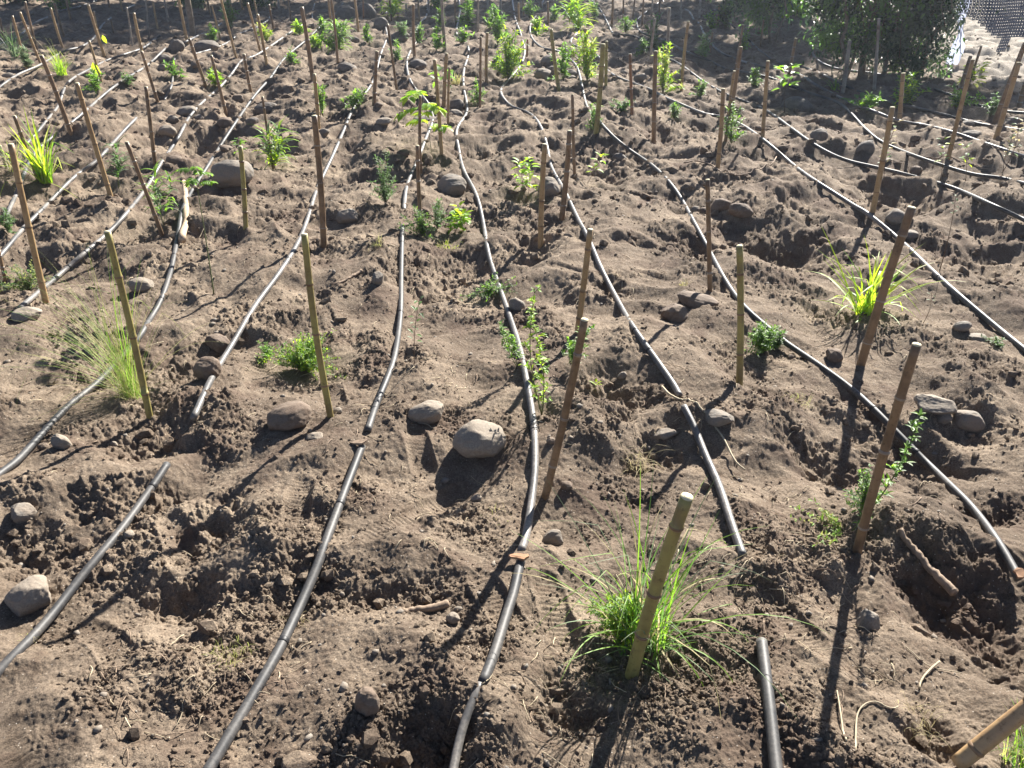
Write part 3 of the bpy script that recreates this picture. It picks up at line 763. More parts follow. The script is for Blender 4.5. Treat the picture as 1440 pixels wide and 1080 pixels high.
def build_stake(tx, ty, bx, by, w, c, label):
    g = random.Random(tx * 31 + by)
    B = ground_at(bx, by); T = lean_top(B, tx, ty)
    L = float(np.linalg.norm(T - B))
    if L > 1.15: T = B + (T - B) * 1.15 / L; L = 1.15
    if w == 0: w = 6
    r = max(w / 2 * depth((T + B) / 2) / F_PX, .008) * (1.0 if by > 260 else .92)
    r = min(r, .027)
    ax = Vector(T - B).normalized()
    m = M_BAM[c]
    detail = by > 105
    mb = MB()
    k = max(8, int(L / .035)); pts = []; rad = []
    bow = Vector((g.uniform(-1, 1), g.uniform(-1, 1), 0)) * .012 * L
    n_nodes = [f for f in (g.uniform(.12, .25), g.uniform(.42, .58), g.uniform(.75, .88))]
    P = lambda f: ax * (L * f) + bow * math.sin(max(0, f) * math.pi)
    fr = sorted(set([-.06] + [i / k for i in range(k + 1)] + [q + e for q in n_nodes for e in (-.012, -.004, .004, .012)]))
    for f in fr:
        q = 1.0 - .12 * f
        for nn in n_nodes:
            if abs(f - nn) < .006: q *= 1.13
        pts.append(P(f)); rad.append(r * q * (1 + g.uniform(-.03, .03)))
    mb.tube(pts, rad, 14 if detail else 8, 0, True, 1 if not detail else 0)
    root = None
    if detail:
        root = empty('bamboo_stake', Vector(B))
        mb.build('culm', [m], root)
        # cut face: a slightly slanted disc with a hollow ring
        cf = MB(); a1 = P(1.0); tdir = (P(1.0) - P(.97)).normalized()
        rt = rad[-1] * .97
        cf.tube([a1 - tdir * .001, a1 + tdir * .0025], [rt, rt * .96], 14, 0)
        cf.tube([a1 + tdir * .0025, a1 + tdir * .0032], [rt * .5, rt * .42], 10, 0)
        cf.build('cut_face', [M_CUT], root)
        for nn in n_nodes:
            nb = MB(); c0 = P(nn); rn = r * (1 - .12 * nn) * 1.10
            nb.tube([c0 - ax * .006, c0 - ax * .0018, c0 + ax * .0015, c0 + ax * .005], [rn * .96, rn * 1.09, rn * 1.05, rn * .95], 14, 0)
            nb.build('node_ring', [M_BAM['brown'] if c in ('tan', 'green') else M_BAM['grey']], root)
        o = root
    else:
        o = mb.build('bamboo_stake', [m, M_CUT]); o.location = Vector(B)
    tag(o, label, 'stake', 'bamboo stakes set in the planting ground')
    return B, T
STK = [build_stake(*s) for s in STAKES]
# crowded far rows along the top edge
for (tx, ty, bx, by, lab) in (
    (588,0,590,31,'thin far stake just right of the dark brown one on the winding pipe'),
    (602,-6,603,19,'thin far stake tip left of the little green weed at the top edge'),
    (655,-6,655,18,'thin far stake right of the wavy pipe where it meets the top edge'),
    (729,4,730,31,'thin far stake standing between the two winding pipes at the top edge'),
    (760,-6,761,13,'thin far stake tip where the right winding pipe leaves the top edge'),
    (735,-6,736,22,'thin far stake at the top edge, in the gap between two winding pipes'),
    (905,0,903,36,'thin far stake left of the hooked bend, nearest to the hook'),
    (985,0,983,26,'thin far stake right of the narrow pipe bend in the top right shade'),
    (1012,4,1009,36,'thin far stake by the upper end of the pipe arching before the bush'),
    (1030,-6,1027,21,'thin far stake tip above the arching pipe at the top edge'),
    (1055,9,1051,43,'thin far stake right of the arching pipe, left of the airy shrub'),
    (1090,4,1085,41,'thin far stake standing inside the foot of the airy shrub'),
    (640,-6,641,34,'thin far stake left of the wavy pipe at the top edge'),
    (802,0,801,30,'thin far stake left of the lime green fountain shaped plant'),
    (838,-4,837,24,'thin far stake right of the lime green fountain shaped plant'),
    (929,-6,927,18,'thin far stake right of the grey one at the hooked bend'),
    (548,0,551,30,'thin far stake within the bright leafy plant at the top edge'),
    (390,-6,393,15,'thin far stake tip right of the sharp pipe bend at the top edge'),
    (336,-6,341,13,'thin far stake tip in the greenery left of the sharp pipe bend'),
    (322,-8,327,21,'thin far stake at the top edge right of the long slim stake'),
    (290,-7,297,24,'thin far stake at the top edge right of the thick brown post'),
    (168,-6,172,16,'thin far stake at the top edge over the slanting left pipe'),
    (230,-6,237,31,'thin far stake between the thick brown post and the grey shaded stake'),
    (215,2,222,41,'thin far stake in the upper left shade below the top edge shrub'),
    (150,-9,154,11,'thin far stake tip left of the slanting pipe at the top edge'),
    (535,-8,537,20,'thin far stake right of the two dark boulders at the top edge'),
    (700,8,701,44,'thin far stake in the weeds above the long bright strip'),
    (770,2,771,36,'thin far stake behind the flat topped far stone')):
    build_stake(tx, ty, bx, by, 3.4, ('grey', 'tan', 'brown')[(tx + by) % 3], lab)
# ------------------------------------------------------------------ stones
def icosphere(sub):
    v, f = ico(); v = [tuple(q) for q in v]; f = [tuple(q) for q in f]
    for _ in range(sub):
        cache = {}; nf = []
        def mid(a, b):
            k = (min(a, b), max(a, b))
            if k not in cache:
                m = np.array(v[a]) + np.array(v[b]); m /= np.linalg.norm(m); v.append(tuple(m)); cache[k] = len(v) - 1
            return cache[k]
        for a, b, c in f:
            x, y, z = mid(a, b), mid(b, c), mid(c, a)
            nf += [(a, x, z), (b, y, x), (c, z, y), (x, y, z)]
        f = nf
    return np.array(v), np.array(f)
ICO4 = icosphere(4); ICO3 = icosphere(3)
STONES = [
 # x, y, w, h (photo px of the visible stone), material, angular 0..1, label
 (675,618,74,56,'pale',.15,'large pale rounded stone left of the long pipe with the wire tie'),
 (600,577,52,36,'pale',.1,'light oval stone, smaller one left of the large pale rock'),
 (408,584,64,42,'brown',.1,'brown oval stone lying left of the yellow green stake'),
 (777,753,32,32,'grey',.15,'small egg shaped stone right of the orange brown chip near the long pipe'),
 (45,828,66,60,'pale',.4,'pale flat topped rock at the lower left beside the black pipe'),
 (88,620,28,28,'pale',.2,'small pale pebble right beside the left black pipe'),
 (33,718,38,28,'grey',.6,'grey angular rock by the left edge above the dug hollow'),
 (517,987,38,54,'brown',.2,'brown stone half sunk in the soil near the bottom left of centre'),
 (1219,869,38,46,'grey',.35,'upright grey stone under the dark brown stake at lower right'),
 (1362,586,46,38,'grey',.1,'smooth grey stone at right, biggest of the three behind the pipe'),
 (1311,574,58,32,'pale',.8,'pale slab shaped rock at right beside the twining herb'),
 (1325,589,22,18,'grey',.15,'little round stone between the slab and the smooth grey stone'),
 (948,437,42,36,'brown',.45,'brown wedge shaped stone right of centre below the long flat one'),
 (982,419,60,24,'brown',.35,'long flat brown stone lying at the foot of a dark thin stake'),
 (727,428,24,24,'grey',.05,'round grey stone touching the long middle pipe'),
 (294,518,40,42,'brown',.2,'brownish stone left of the dusty pipe in the dug hollow'),
 (308,482,36,28,'brown',.4,'brown stone behind the one in the hollow left of the dusty pipe'),
 (200,400,34,24,'pale',.2,'low pale brown stone between the olive stake and the bark slab'),
 (38,440,42,20,'pale',.3,'flat pale stone at the left edge under the pipe end'),
 (488,302,34,24,'grey',.5,'small grey stone in the open right of the grey brown stake'),
 (533,392,22,30,'grey',.9,'upright angular stone left of the grey pipe, above centre'),
 (875,526,13,12,'grey',.2,'tiny grey stone left of the pipe at the dug hollow'),
 (327,241,62,46,'grey',.05,'big round grey stone at upper left behind the short olive stake'),
 (636,260,44,38,'grey',.2,'blocky round grey stone left of the long middle pipe'),
 (771,263,34,32,'grey',.1,'round stone behind the tan stake above centre'),
 (977,295,14,12,'grey',.2,'smallest of the row of stones behind the dark thin stake'),
 (992,296,20,14,'brown',.2,'low stone, second in the row behind the dark thin stake'),
 (1013,291,30,22,'brown',.2,'larger stone, third in the row behind the dark thin stake'),
 (1041,298,34,24,'brown',.3,'broad stone ending the row right of the dark thin stake'),
 (1172,500,28,24,'brown',.3,'brown lump of stone left of the stake in the yellow green grass'),
 (1112,503,14,10,'brown',.3,'small brown stone by the black pipe right of the feathery bush'),
 (1352,459,26,16,'grey',.2,'small grey stone below the bright sunlit pipe at right'),
 (1378,473,32,18,'grey',.4,'flatter grey stone behind the small one under the sunlit pipe at right'),
 (1258,305,26,24,'grey',.15,'round stone just behind the leaning brown stake at right'),
 (1278,328,26,12,'grey',.3,'flat stone peeking out right of the leaning brown stake'),
 (1149,188,32,28,'dark',.05,'dark ball shaped stone at upper right between two pipes'),
 (1217,205,34,26,'dark',.2,'dark stone at upper right beside the stake behind the sunlit pipe'),
 (1121,144,52,36,'dark',.15,'big dark stone at the stem of the round leaved sapling'),
 (1287,240,18,14,'brown',.3,'little brown stone on the shaded bank at upper right'),
 (1246,227,18,7,'pale',.2,'thin pale stone behind the tan leaning stake at upper right'),
 (1366,171,34,14,'dark',.5,'dark slab between two pipes by the trio of stakes'),
 (1366,187,36,16,'dark',.4,'dark stone below the slab by the trio of stakes'),
 (1425,168,34,20,'dark',.3,'dark block by the right edge below the farthest pipe'),
 (791,70,22,14,'grey',.1,'flat topped far stone behind the olive stake above centre'),
 (772,84,30,24,'dark',.05,'large dark round stone left of the olive stake above centre'),
 (776,97,16,14,'dark',.1,'small dark stone at the foot of the olive stake above centre'),
 (764,103,32,20,'grey',.1,'long rounded grey stone in front of the dark ones above centre'),
 (803,101,22,16,'dark',.2,'dark stone right of the green herb above centre'),
 (804,109,16,9,'grey',.2,'little stone below the green herb above centre'),
 (899,108,26,18,'grey',.7,'blocky grey rock right of the rusty stake'),
 (877,103,13,9,'grey',.2,'small grey stone left of the rusty stake'),
 (871,222,26,26,'dark',.2,'dark stone in the shaded hollow above centre'),
 (642,144,26,28,'dark',.2,'dark rounded stone left of the long pipe near the group of three stakes'),
 (641,158,26,18,'grey',.3,'grey stone under the dark one near the group of three stakes'),
 (597,166,40,14,'dark',.2,'dark low stone under the bright big leaved sapling'),
 (568,216,22,12,'brown',.2,'brown stone at left under the bright sapling'),
 (540,172,28,13,'pale',.3,'pale flat stone on the bare hump left of the bright sapling'),
 (455,185,20,15,'grey',.2,'grey pebble beside the tan stake at the weedy hollow'),
 (500,56,15,11,'dark',.3,'lone dark stone on the open bank at the top'),
 (536,32,26,24,'dark',.3,'dark boulder where the winding pipe ends at the top'),
 (488,16,34,28,'dark',.2,'left dark boulder in the top row behind the tan stake'),
 (516,13,30,28,'dark',.2,'right dark boulder in the top row behind the tan stake'),
 (563,48,34,24,'dark',.5,'angular dark rock left of the top winding pipe'),
 (588,88,28,20,'dark',.1,'dark stone in the bend of the top winding pipe'),
 (375,150,40,22,'dark',.2,'dark broad stone above the lance leaved sapling'),
 (488,93,34,18,'dark',.2,'dark low stone below the whitish green herb'),
 (532,146,15,10,'brown',.2,'brown pebble at the foot of the upright stake by the pipe bend'),
 (237,184,30,20,'pale',.3,'pale stone left of the pipe in the upper left stone group'),
 (243,167,18,15,'grey',.2,'smaller grey stone behind the pale one in the upper left group'),
 (264,154,32,18,'grey',.1,'grey stone under the pipe in the upper left stone group'),
 (279,165,20,16,'dark',.1,'dark stone right of the pipe in the upper left stone group'),
 (317,170,26,20,'brown',.1,'brown stone between the two pipes in the upper left stone group'),
 (355,170,22,16,'dark',.3,'dark stone right of the dusty pale pipe in the upper left'),
 (335,137,20,18,'brown',.2,'brown round stone left of the dark stake at upper left'),
 (292,63,42,22,'dark',.1,'arched dark rock among the far left pipes'),
 (249,62,26,26,'dark',.6,'steep dark rock left of the arched one at the far left'),
 (231,81,20,16,'grey',.1,'grey rock behind the thin hose loop'),
 (228,94,14,11,'grey',.2,'small rock left of the thin hose loop'),
 (277,88,22,14,'brown',.2,'brown stone in front of the arched rock at the far left'),
 (12,107,20,12,'grey',.2,'grey stone by the left edge above the far pipe'),
 (245,222,30,18,'brown',.2,'brown low stone left of the sapling with round leaves at left'),
 (319,211,24,12,'brown',.3,'brown stone behind the big round grey one'),
 (475,578,14,12,'pale',.2,'small pale stone right at the foot of the yellow green stake'),
 (443,611,26,13,'pale',.8,'thin pale flake of stone below the yellow green stake'),
 (637,866,20,16,'pale',.2,'tiny pale stone beside the bark flake at bottom centre'),
 (460,1052,18,16,'pale',.3,'tiny pale stone on the pale clod at the bottom'),
 (424,1068,60,34,'pale',.8,'pale crusty clod at the bottom edge left of centre'),
 (396,1066,18,26,'brown',.3,'small brown stone left of the pale clod at the bottom edge'),
 (185,760,15,9,'pale',.3,'small pale stone in the shade right of the left black pipe'),
 (31,797,12,11,'grey',.1,'little round stone above the flat topped rock at lower left'),
 (62,627,16,13,'brown',.2,'brown pebble between the left black pipe and the pale pebble'),
 (162,627,11,9,'pale',.2,'tiny white stone below the dry grass clump'),
 (670,700,17,11,'pale',.2,'tiny stone below the large pale rock'),
 (797,682,18,13,'brown',.2,'brown stone right of the leaning grey brown stake'),
 (205,612,30,20,'brown',.7,'earth lump at the foot of the olive stake at left'),
 (240,618,26,26,'brown',.8,'dark earth clod over the buried pipe at left'),
 (935,611,36,18,'pale',.8,'pale slab in the shaded hollow right of centre'),
 (1010,588,44,24,'grey',.7,'grey flat rock right of the top end of the short pipe'),
 (775,620,14,10,'brown',.3,'small brown stone left of the leaning grey brown stake'),
]
def build_stone(px, py, w, h, m, ang, label):
    g = random.Random(px * 7 + py * 13)
    P = ground_at(px, py + h * .28)
    k = depth(P) / F_PX
    if py < 235: w *= .86; h *= .86
    rx = w * .5 * k * 1.0; rz = max(h * .5 * k * .95, rx * .35); ry = rx * g.uniform(.75, .95)
    V, F = (ICO4 if w > 26 or py > 380 else ICO3)
    V = V.copy()
    # rounded cobble with flattened faces and dents
    ang = min(1, ang + .18)
    for _ in range(int(5 + ang * 12)):
        n = np.array([g.gauss(0, 1), g.gauss(0, 1), g.gauss(0, 1)]); n /= np.linalg.norm(n)
        lim = g.uniform(.80, .95) - ang * g.uniform(0, .28)
        s = V @ n; over = s > lim
        V[over] -= np.outer((s[over] - lim) * (.45 + .5 * ang), n)
    o1 = np.array([g.uniform(0, 50), g.uniform(0, 50)])
    def n3(sc, seed):
        return gnoise(V[:, 0] * sc + o1[0], V[:, 1] * sc + o1[1] + V[:, 2] * sc * .7, seed) + gnoise(V[:, 1] * sc + o1[0] * .7, V[:, 2] * sc + o1[1], seed + 1)
    disp = .09 * n3(1.3, 80) + .035 * n3(3.5, 82) + (.012 + .03 * ang) * n3(9, 84) + .006 * n3(22, 86)
    V = V * (1 + disp)[:, None] * np.array([rx, ry, rz])
    a = g.uniform(-.5, .5); c, s = math.cos(a), math.sin(a)
    tilt = g.uniform(-.2, .2)
    X = V[:, 0] * c - V[:, 1] * s; Y = V[:, 0] * s + V[:, 1] * c
    Z = V[:, 2] + X * tilt
    o = fastmesh('stone', np.stack([X, Y, Z], 1), F, [M_STONE[m]], True)
    o.location = (P[0], P[1], P[2] + rz * (.42 if py > 235 and ang < .5 else .22))
    nm = 'earth_clod' if ('clod' in label or 'earth' in label) else 'stone'
    o.name = nm
    if nm == 'earth_clod':
        o.data.materials[0] = M_CRUMB
    tag(o, label, 'earth clod' if nm == 'earth_clod' else 'stone', 'stones lying on the soil' if nm == 'stone' else 'earth clods')
for s in STONES: build_stone(*s)

# ------------------------------------------------------------------ sticks, roots and bark
def stick(pts, r0, r1, m, label, cat='stick', nm='dry_stick', lift=.4, rough=.05, n=9):
    pp = catmull(pts, 8); g = random.Random(int(pts[0][0]))
    W = np.array([hit(*q) for q in pp]); kk_ = np.arange(len(W)); W0 = W.copy()
    for a in range(1, len(W) - 1):
        w_ = np.exp(-((kk_ - a) / 6.) ** 2); w_[abs(kk_ - a) > min(a, len(W) - 1 - a)] = 0; W[a] = (W0 * w_[:, None]).sum(0) / w_.sum()
    z = height(W[:, 0], W[:, 1])
    s = np.arange(len(z)); z = np.array([np.average(z, weights=np.exp(-((s - a) / 20.) ** 2)) for a in s])
    z = np.maximum(z, height(W[:, 0], W[:, 1]) - r0 * .3)
    rad = [(r0 + (r1 - r0) * k / (len(W)-1)) * (1 + g.uniform(-rough, rough)) for k in range(len(W))]
    b = Vector((W[0][0], W[0][1], z[0])); mb = MB()
    mb.tube([Vector((W[k][0], W[k][1], z[k] + rad[k] * lift)) - b for k in range(len(W))], rad, n)
    o = mb.build(nm, [m]); o.location = b; tag(o, label, cat); return o
stick([(1266,744),(1282,775),(1305,812),(1322,838),(1334,857)], .008, .014, M_WOOD, 'weathered driftwood stick lying below the twining herb at lower right', 'stick', rough=.05, lift=.8)
stick([(468,402),(480,399),(495,392),(509,383)], .0045, .008, M_WOOD, 'short dry stick lying left of the upright angular stone', lift=.9)
stick([(258,345),(262,320),(263,295),(261,268)], .022, .016, M_PALEWOOD, 'split slab of pale bark standing up beside the pipe at left', 'bark', 'bark_slab', rough=.05)
stick([(566,863),(590,862),(612,857),(630,850)], .008, .012, M_WOOD, 'curled flake of bark lying left of the tiny pale stone at bottom centre', 'bark', 'bark_flake', rough=.08)
stick([(930,552),(945,566),(965,566),(985,582),(1005,600),(1020,628),(1030,655),(1046,672)], .0045, .003, M_STRAW, 'long pale root curving over the soil above the short pipe length', 'root', 'pale_root', lift=1.2)
stick([(1292,971),(1294,960),(1305,946),(1320,934)], .0022, .0028, M_STRAW, 'forked pale twig on the lower right soil', 'twig', 'pale_twig', lift=2.5)
stick([(1202,1060),(1203,1030),(1203,1006),(1216,992),(1230,985),(1248,998),(1262,996)], .0022, .0014, M_STRAW, 'bent pale rootlet lying right of the long stake shadow', 'root', 'pale_root', lift=2)
stick([(1187,1052),(1184,1025),(1178,990),(1176,975)], .0025, .0016, M_STRAW, 'straight straw stem beside the bent rootlet at lower right', 'straw stem', 'straw_stem', lift=2)
stick([(1271,912),(1290,925),(1305,940),(1330,945),(1352,952)], .0013, .001, M_STRAW, 'thin straw crossing the forked pale twig at lower right', 'straw stem', 'straw_stem', lift=3)
stick([(961,235),(985,229),(1008,238),(1022,256),(1050,250),(1068,238),(1090,233)], .006, .004, M_WOOD, 'crooked brown root on the shaded bank below the bluish herb', 'root', 'brown_root', lift=1.5)
stick([(1295,232),(1340,222),(1365,232),(1392,240)], .005, .003, M_WOOD, 'arched brown root at right behind the black pipe', 'root', 'brown_root', lift=1.5)

# broken thick bamboo resting across the bottom right corner
g0 = hit(1345, 1078); g0[2] = gz(g0[0], g0[1])
B = Vector((g0[0], g0[1], g0[2] + .01)); d = ray(1470, 975); zt = g0[2] + .20; t = (CAM_H - zt) / -d[2]; T = Vector((d[0]*t, d[1]*t, zt))
ax = (T - B).normalized(); L = (T - B).length + .25
root = empty('leaning_bamboo', B); mb = MB(); pts = []; rad = []
for f in [i / 24 for i in range(25)] + []:
    pts.append(ax * L * f); rad.append(.0175 * (1 + .04 * math.sin(f * 9)))
mb.tube(pts, rad, 16); mb.build('culm', [bamboo_material('pale_tan_bamboo', (.50, .34, .17), (.40, .25, .12), (.34, .21, .11))], root)
for f in (.11, .42):
    nb = MB(); c0 = ax * L * f; nb.tube([c0 - ax*.007, c0 - ax*.002, c0 + ax*.002, c0 + ax*.006], [.0174, .0198, .0192, .0172], 16); nb.build('node_ring', [M_BAM['brown']], root)
tag(root, 'thick pale tan bamboo cane leaning across the bottom right corner', 'bamboo cane')

# ------------------------------------------------------------------ plants
def leaf(mb, p, d, up, L, W, mat=0, fold=.25, droop=.25):
    d = d.normalized(); s = d.cross(up)
    if s.length < 1e-4: s = d.cross(Vector((1, 0, 0)))
    s.normalize(); n = s.cross(d)
    def q(f, w): return p + d * (L * f) + s * w + n * (abs(w) * fold * 2 - droop * L * f * f)
    vs = [q(0, 0), q(.3, W * .42), q(.3, -W * .42), q(.35, 0), q(.68, W * .38), q(.68, -W * .38), q(.7, 0), q(1, 0)]
    mb.add(vs, [(0, 3, 1), (0, 2, 3), (3, 6, 4, 1), (3, 2, 5, 6), (6, 7, 4), (6, 5, 7)], mat)
def blade(mb, p, az, el, L, W, droop, mat=0, seg=7, twist=0, kink=None):
    pts = []; q = Vector(p); e = el; a = az
    for k in range(seg + 1):
        pts.append((q.copy(), a, e))
        q = q + Vector((math.cos(a) * math.cos(e), math.sin(a) * math.cos(e), math.sin(e))) * (L / seg)
        e -= droop / seg * (1 + k / seg)
        if kink and k == kink: e -= 1.0
        a += twist / seg
    vs = []
    for k, (q, a, e) in enumerate(pts):
        f = k / seg; w = W * .5 * (1 - f) ** .6 * (.75 + .6 * f if f < .3 else .93)
        s = Vector((-math.sin(a), math.cos(a), 0)); nn = Vector((-math.cos(a) * math.sin(e), -math.sin(a) * math.sin(e), math.cos(e)))
        vs += [q + s * w + nn * w * .35, q, q - s * w + nn * w * .35]
    fs = []
    for k in range(seg):
        o = k * 3; fs += [(o, o+1, o+4, o+3), (o+1, o+2, o+5, o+4)]
    mb.add(vs, fs, mat)
def start(name, px, py):
    P = ground_at(px, py); return empty(name, Vector(P)), depth(P) / F_PX, P

def grass(px, py, hpx, n, wmm, mats, label, spread=1.1, droop=1.0, az0=None, azw=3.14, base=.02, weights=None, name='grass_clump', shortn=0, rmin=.45):
    root, k, P = start(name, px, py); g = random.Random(px + py); H = hpx * k; mb = MB()
    for i in range(n):
        az = (g.uniform(-math.pi, math.pi) if az0 is None else az0 + g.gauss(0, azw))
        el = R(90) - abs(g.gauss(0, spread * .45))
        L = H * g.uniform(rmin, 1.12) * 1.02
        r = base * math.sqrt(g.random()); b = g.uniform(0, 6.28)
        m = g.choices(range(len(mats)), weights)[0]
        blade(mb, (math.cos(b) * r, math.sin(b) * r, -.004), az, el, L, wmm * g.uniform(.6, 1.15), droop * g.uniform(.2, 1.3), m, 8, g.uniform(-.5, .5), g.choice([None, None, None, 4]))
    for i in range(shortn):
        az = g.uniform(-math.pi, math.pi); r = base * 1.3 * math.sqrt(g.random()); b = g.uniform(0, 6.28)
        blade(mb, (math.cos(b) * r, math.sin(b) * r, 0), az, R(g.uniform(30, 85)), H * g.uniform(.12, .35), wmm * .8, .6, g.choices(range(len(mats)), weights)[0], 4)
    mb.build('blades', [M_LEAF[m] for m in mats], root)
    tag(root, label, 'grass', 'grass clumps'); return root, k, P

def sapling(px, py, tx, ty, kind, mats, label, leafpx=18, n=10, name='sapling', cat='sapling', bare=.5, wpx=30, stems=1, group='saplings tied to stakes', stemr=1.0):
    """upright young plant whose stem runs from its foot to its tip in the picture"""
    root, k, P = start(name, px, py); g = random.Random(px * 3 + py)
    T = Vector(lean_top(P, tx, ty) - P); H = T.length; lf = leafpx * k
    st = MB(); fo = MB(); nm = len(mats)
    for si in range(stems):
        off = Vector((g.uniform(-1, 1), g.uniform(-1, 1), 0)) * (wpx * k * .35 if si else 0)
        tip = T * (1 if si == 0 else g.uniform(.55, .95)) + off
        c1 = Vector((g.uniform(-.08, .08), g.uniform(-.08, .08), 0)) * H
        N = 14; pts = [tip * (i / N) + c1 * math.sin(i / N * math.pi) for i in range(N + 1)]
        r0 = max(.0016, .0045 * H + .0007) * stemr
        st.tube(pts, [r0 * (1 - .65 * i / N) for i in range(N + 1)], 6)
        for i in range(n):
            f = bare + (1 - bare) * (i + .5) / n
            q = f * N; j = min(int(q), N - 1); p = pts[j].lerp(pts[j+1], q - j)
            az = i * 2.4 + si + g.uniform(-.4, .4)
            up = Vector((0, 0, 1))
            if kind == 'pinnate':      # compound leaf: paired rounded leaflets along a drooping rachis
                el = R(g.uniform(5, 50)); d = Vector((math.cos(az) * math.cos(el), math.sin(az) * math.cos(el), math.sin(el)))
                Lr = lf * g.uniform(1.6, 2.6); rp = []
                for s_ in range(8): u = s_ / 7; rp.append(p + d * Lr * u + Vector((0, 0, -1)) * Lr * .35 * u * u)
                st.tube(rp, r0 * .4, 5)
                for s_ in range(2, 8):
                    dd = (rp[s_] - rp[s_-1]).normalized(); sd_ = dd.cross(up).normalized()
                    for sg in (-1, 1):
                        leaf(fo, rp[s_], (sd_ * sg + dd * .4 + Vector((0, 0, g.uniform(-.35, .15)))), up, lf * g.uniform(.75, 1.1), lf * .55, g.randrange(nm))
                leaf(fo, rp[-1], dd, up, lf, lf * .6, 0)
            elif kind == 'lance':      # whorled narrow leaves arching out
                for w in range(3):
                    a = az + w * 2.09 + g.uniform(-.3, .3); el = R(g.uniform(5, 65))
                    blade(fo, p, a, el, lf * g.uniform(.8, 1.3), lf * .17, g.uniform(.5, 1.3), g.randrange(nm), 5)
            elif kind == 'oval':
                for w in range(2):
                    a = az + w * 3.14 + g.uniform(-.4, .4); el = R(g.uniform(-5, 55))
                    d = Vector((math.cos(a) * math.cos(el), math.sin(a) * math.cos(el), math.sin(el)))
                    q0 = p + d * lf * .35
                    leaf(fo, q0, d + Vector((0, 0, g.uniform(-.5, .2))), up, lf * g.uniform(.8, 1.2), lf * .6, g.randrange(nm))
                    st.tube([p, q0], r0 * .35, 4)
            elif kind == 'herb':       # short side shoots crowded with tiny leaves
                a = az; el = R(g.uniform(10, 60)); d = Vector((math.cos(a) * math.cos(el), math.sin(a) * math.cos(el), math.sin(el)))
                Ls = wpx * k * .5 * g.uniform(.3, 1) * (1 - .4 * f)
                rp = [p + d * Ls * u + Vector((0, 0, .2 * Ls * u * u)) for u in (0, .25, .5, .75, 1)]
                st.tube(rp, r0 * .35, 4)
                for u in range(9):
                    q0 = rp[0].lerp(rp[-1], (u + 1) / 9); a2 = g.uniform(0, 6.28); e2 = R(g.uniform(-10, 70))
                    leaf(fo, q0, Vector((math.cos(a2) * math.cos(e2), math.sin(a2) * math.cos(e2), math.sin(e2))), up, lf * g.uniform(.6, 1.2), lf * .38, g.randrange(nm))
    st.build('stem', [M_STEM if kind != 'oval' else M_TWIG], root)
    if fo.v: fo.build('foliage', [M_LEAF[m] for m in mats], root)
    tag(root, label, cat, group); return root, k, P

def mound(px, py, wpx, hpx, mats, label, n=900, leafpx=4, name='low_herb', cat='herb', narrow=.35, group='low herbs', trail=None):
    """low spreading herb: many thin stems rising from one root, dressed in tiny leaves"""
    if py < 230: n = int(n * .42); leafpx *= .9; wpx *= 1.15
    root, k, P = start(name, px, py); g = random.Random(px * 5 + py); lf = leafpx * k
    st = MB(); fo = MB(); W = wpx * k * .5; H = hpx * k * .85
    ns = max(10, n // 19); ph = g.uniform(0, 6.28); lobes = g.choice([2, 3])
    for i in range(ns):
        a = g.uniform(0, 6.28) if trail is None else trail + g.gauss(0, .5); rr = W * math.sqrt(g.uniform(.03, 1)) * (1 if trail is not None else (.72 + .38 * math.sin(lobes * a + ph)) * g.uniform(.7, 1.3))
        hh = H * max(.15, 1 - .5 * (rr / W) ** 2) * g.uniform(.35, 1.25)
        end = Vector((math.cos(a) * rr, math.sin(a) * rr, 0))
        gl = gz(P[0] + end.x, P[1] + end.y) - P[2]
        pts = []
        for s_ in range(7):
            u = s_ / 6; pts.append(Vector((end.x * u, end.y * u, hh * math.sin(u * 1.45) + gl * u)) + Vector((g.uniform(-1, 1), g.uniform(-1, 1), 0)) * lf * .3 * (s_ > 0))
        st.tube(pts, max(.0006, lf * .045), 4)
        for u in range(22):
            f = .18 + .82 * u / 21; q = f * 6; j = min(int(q), 5); p = pts[j].lerp(pts[j+1], q - j)
            a2 = g.uniform(0, 6.28); e2 = R(g.uniform(-10, 75))
            leaf(fo, p, Vector((math.cos(a2) * math.cos(e2), math.sin(a2) * math.cos(e2), math.sin(e2))), Vector((0, 0, 1)), lf * g.uniform(.6, 1.3), lf * narrow, g.randrange(len(mats)))
    st.build('stems', [M_STEM], root); fo.build('foliage', [M_LEAF[m] for m in mats], root)
    tag(root, label, cat, group); return root

# --- grasses
grass(1216,442,122,52,.019,['lime','bright','drygreen'],'broad bladed yellow green grass clump at right by the leaning stake',1.3,.8,base=.045,weights=[6,2,1],rmin=.5)
root, k, P = grass(902,905,265,95,.0062,['bright','mid','dull','dry'],'green grass clump with long drooping blades around the thick cut stake',1.0,.8,base=.06,weights=[5,3,2,1],shortn=50,rmin=.3)
g = random.Random(3); mb = MB()
for az, el, L, dr in ((-.15,.9,.42,1.9),(.1,.85,.40,2.2),(-.5,.7,.36,2.0),(2.6,1.1,.36,1.2),(2.9,.95,.34,1.4),(1.9,1.35,.42,.5),(1.3,1.45,.40,1.0),(-.9,.5,.30,1.6),(-1.2,.4,.26,1.2),(.5,1.0,.36,1.4),(3.3,.8,.30,1.6),(1.9,1.45,.40,.5),(2.3,1.35,.40,.8),(.9,1.4,.5,.9),(.7,1.2,.46,1.6),(-1.6,.3,.22,1.0)):
    blade(mb, (g.uniform(-.03,.03), g.uniform(-.03,.03), 0), az, el, L, .0068, dr, g.choice([0,0,1]), 12, g.uniform(-.3,.3))
mb.build('long_blades', [M_LEAF['bright'], M_LEAF['dry']], root)
mound(872,898,110,84,['bright','mid','lime'],'small leaved weed crowding the left foot of the grass at the thick stake',1700,8)
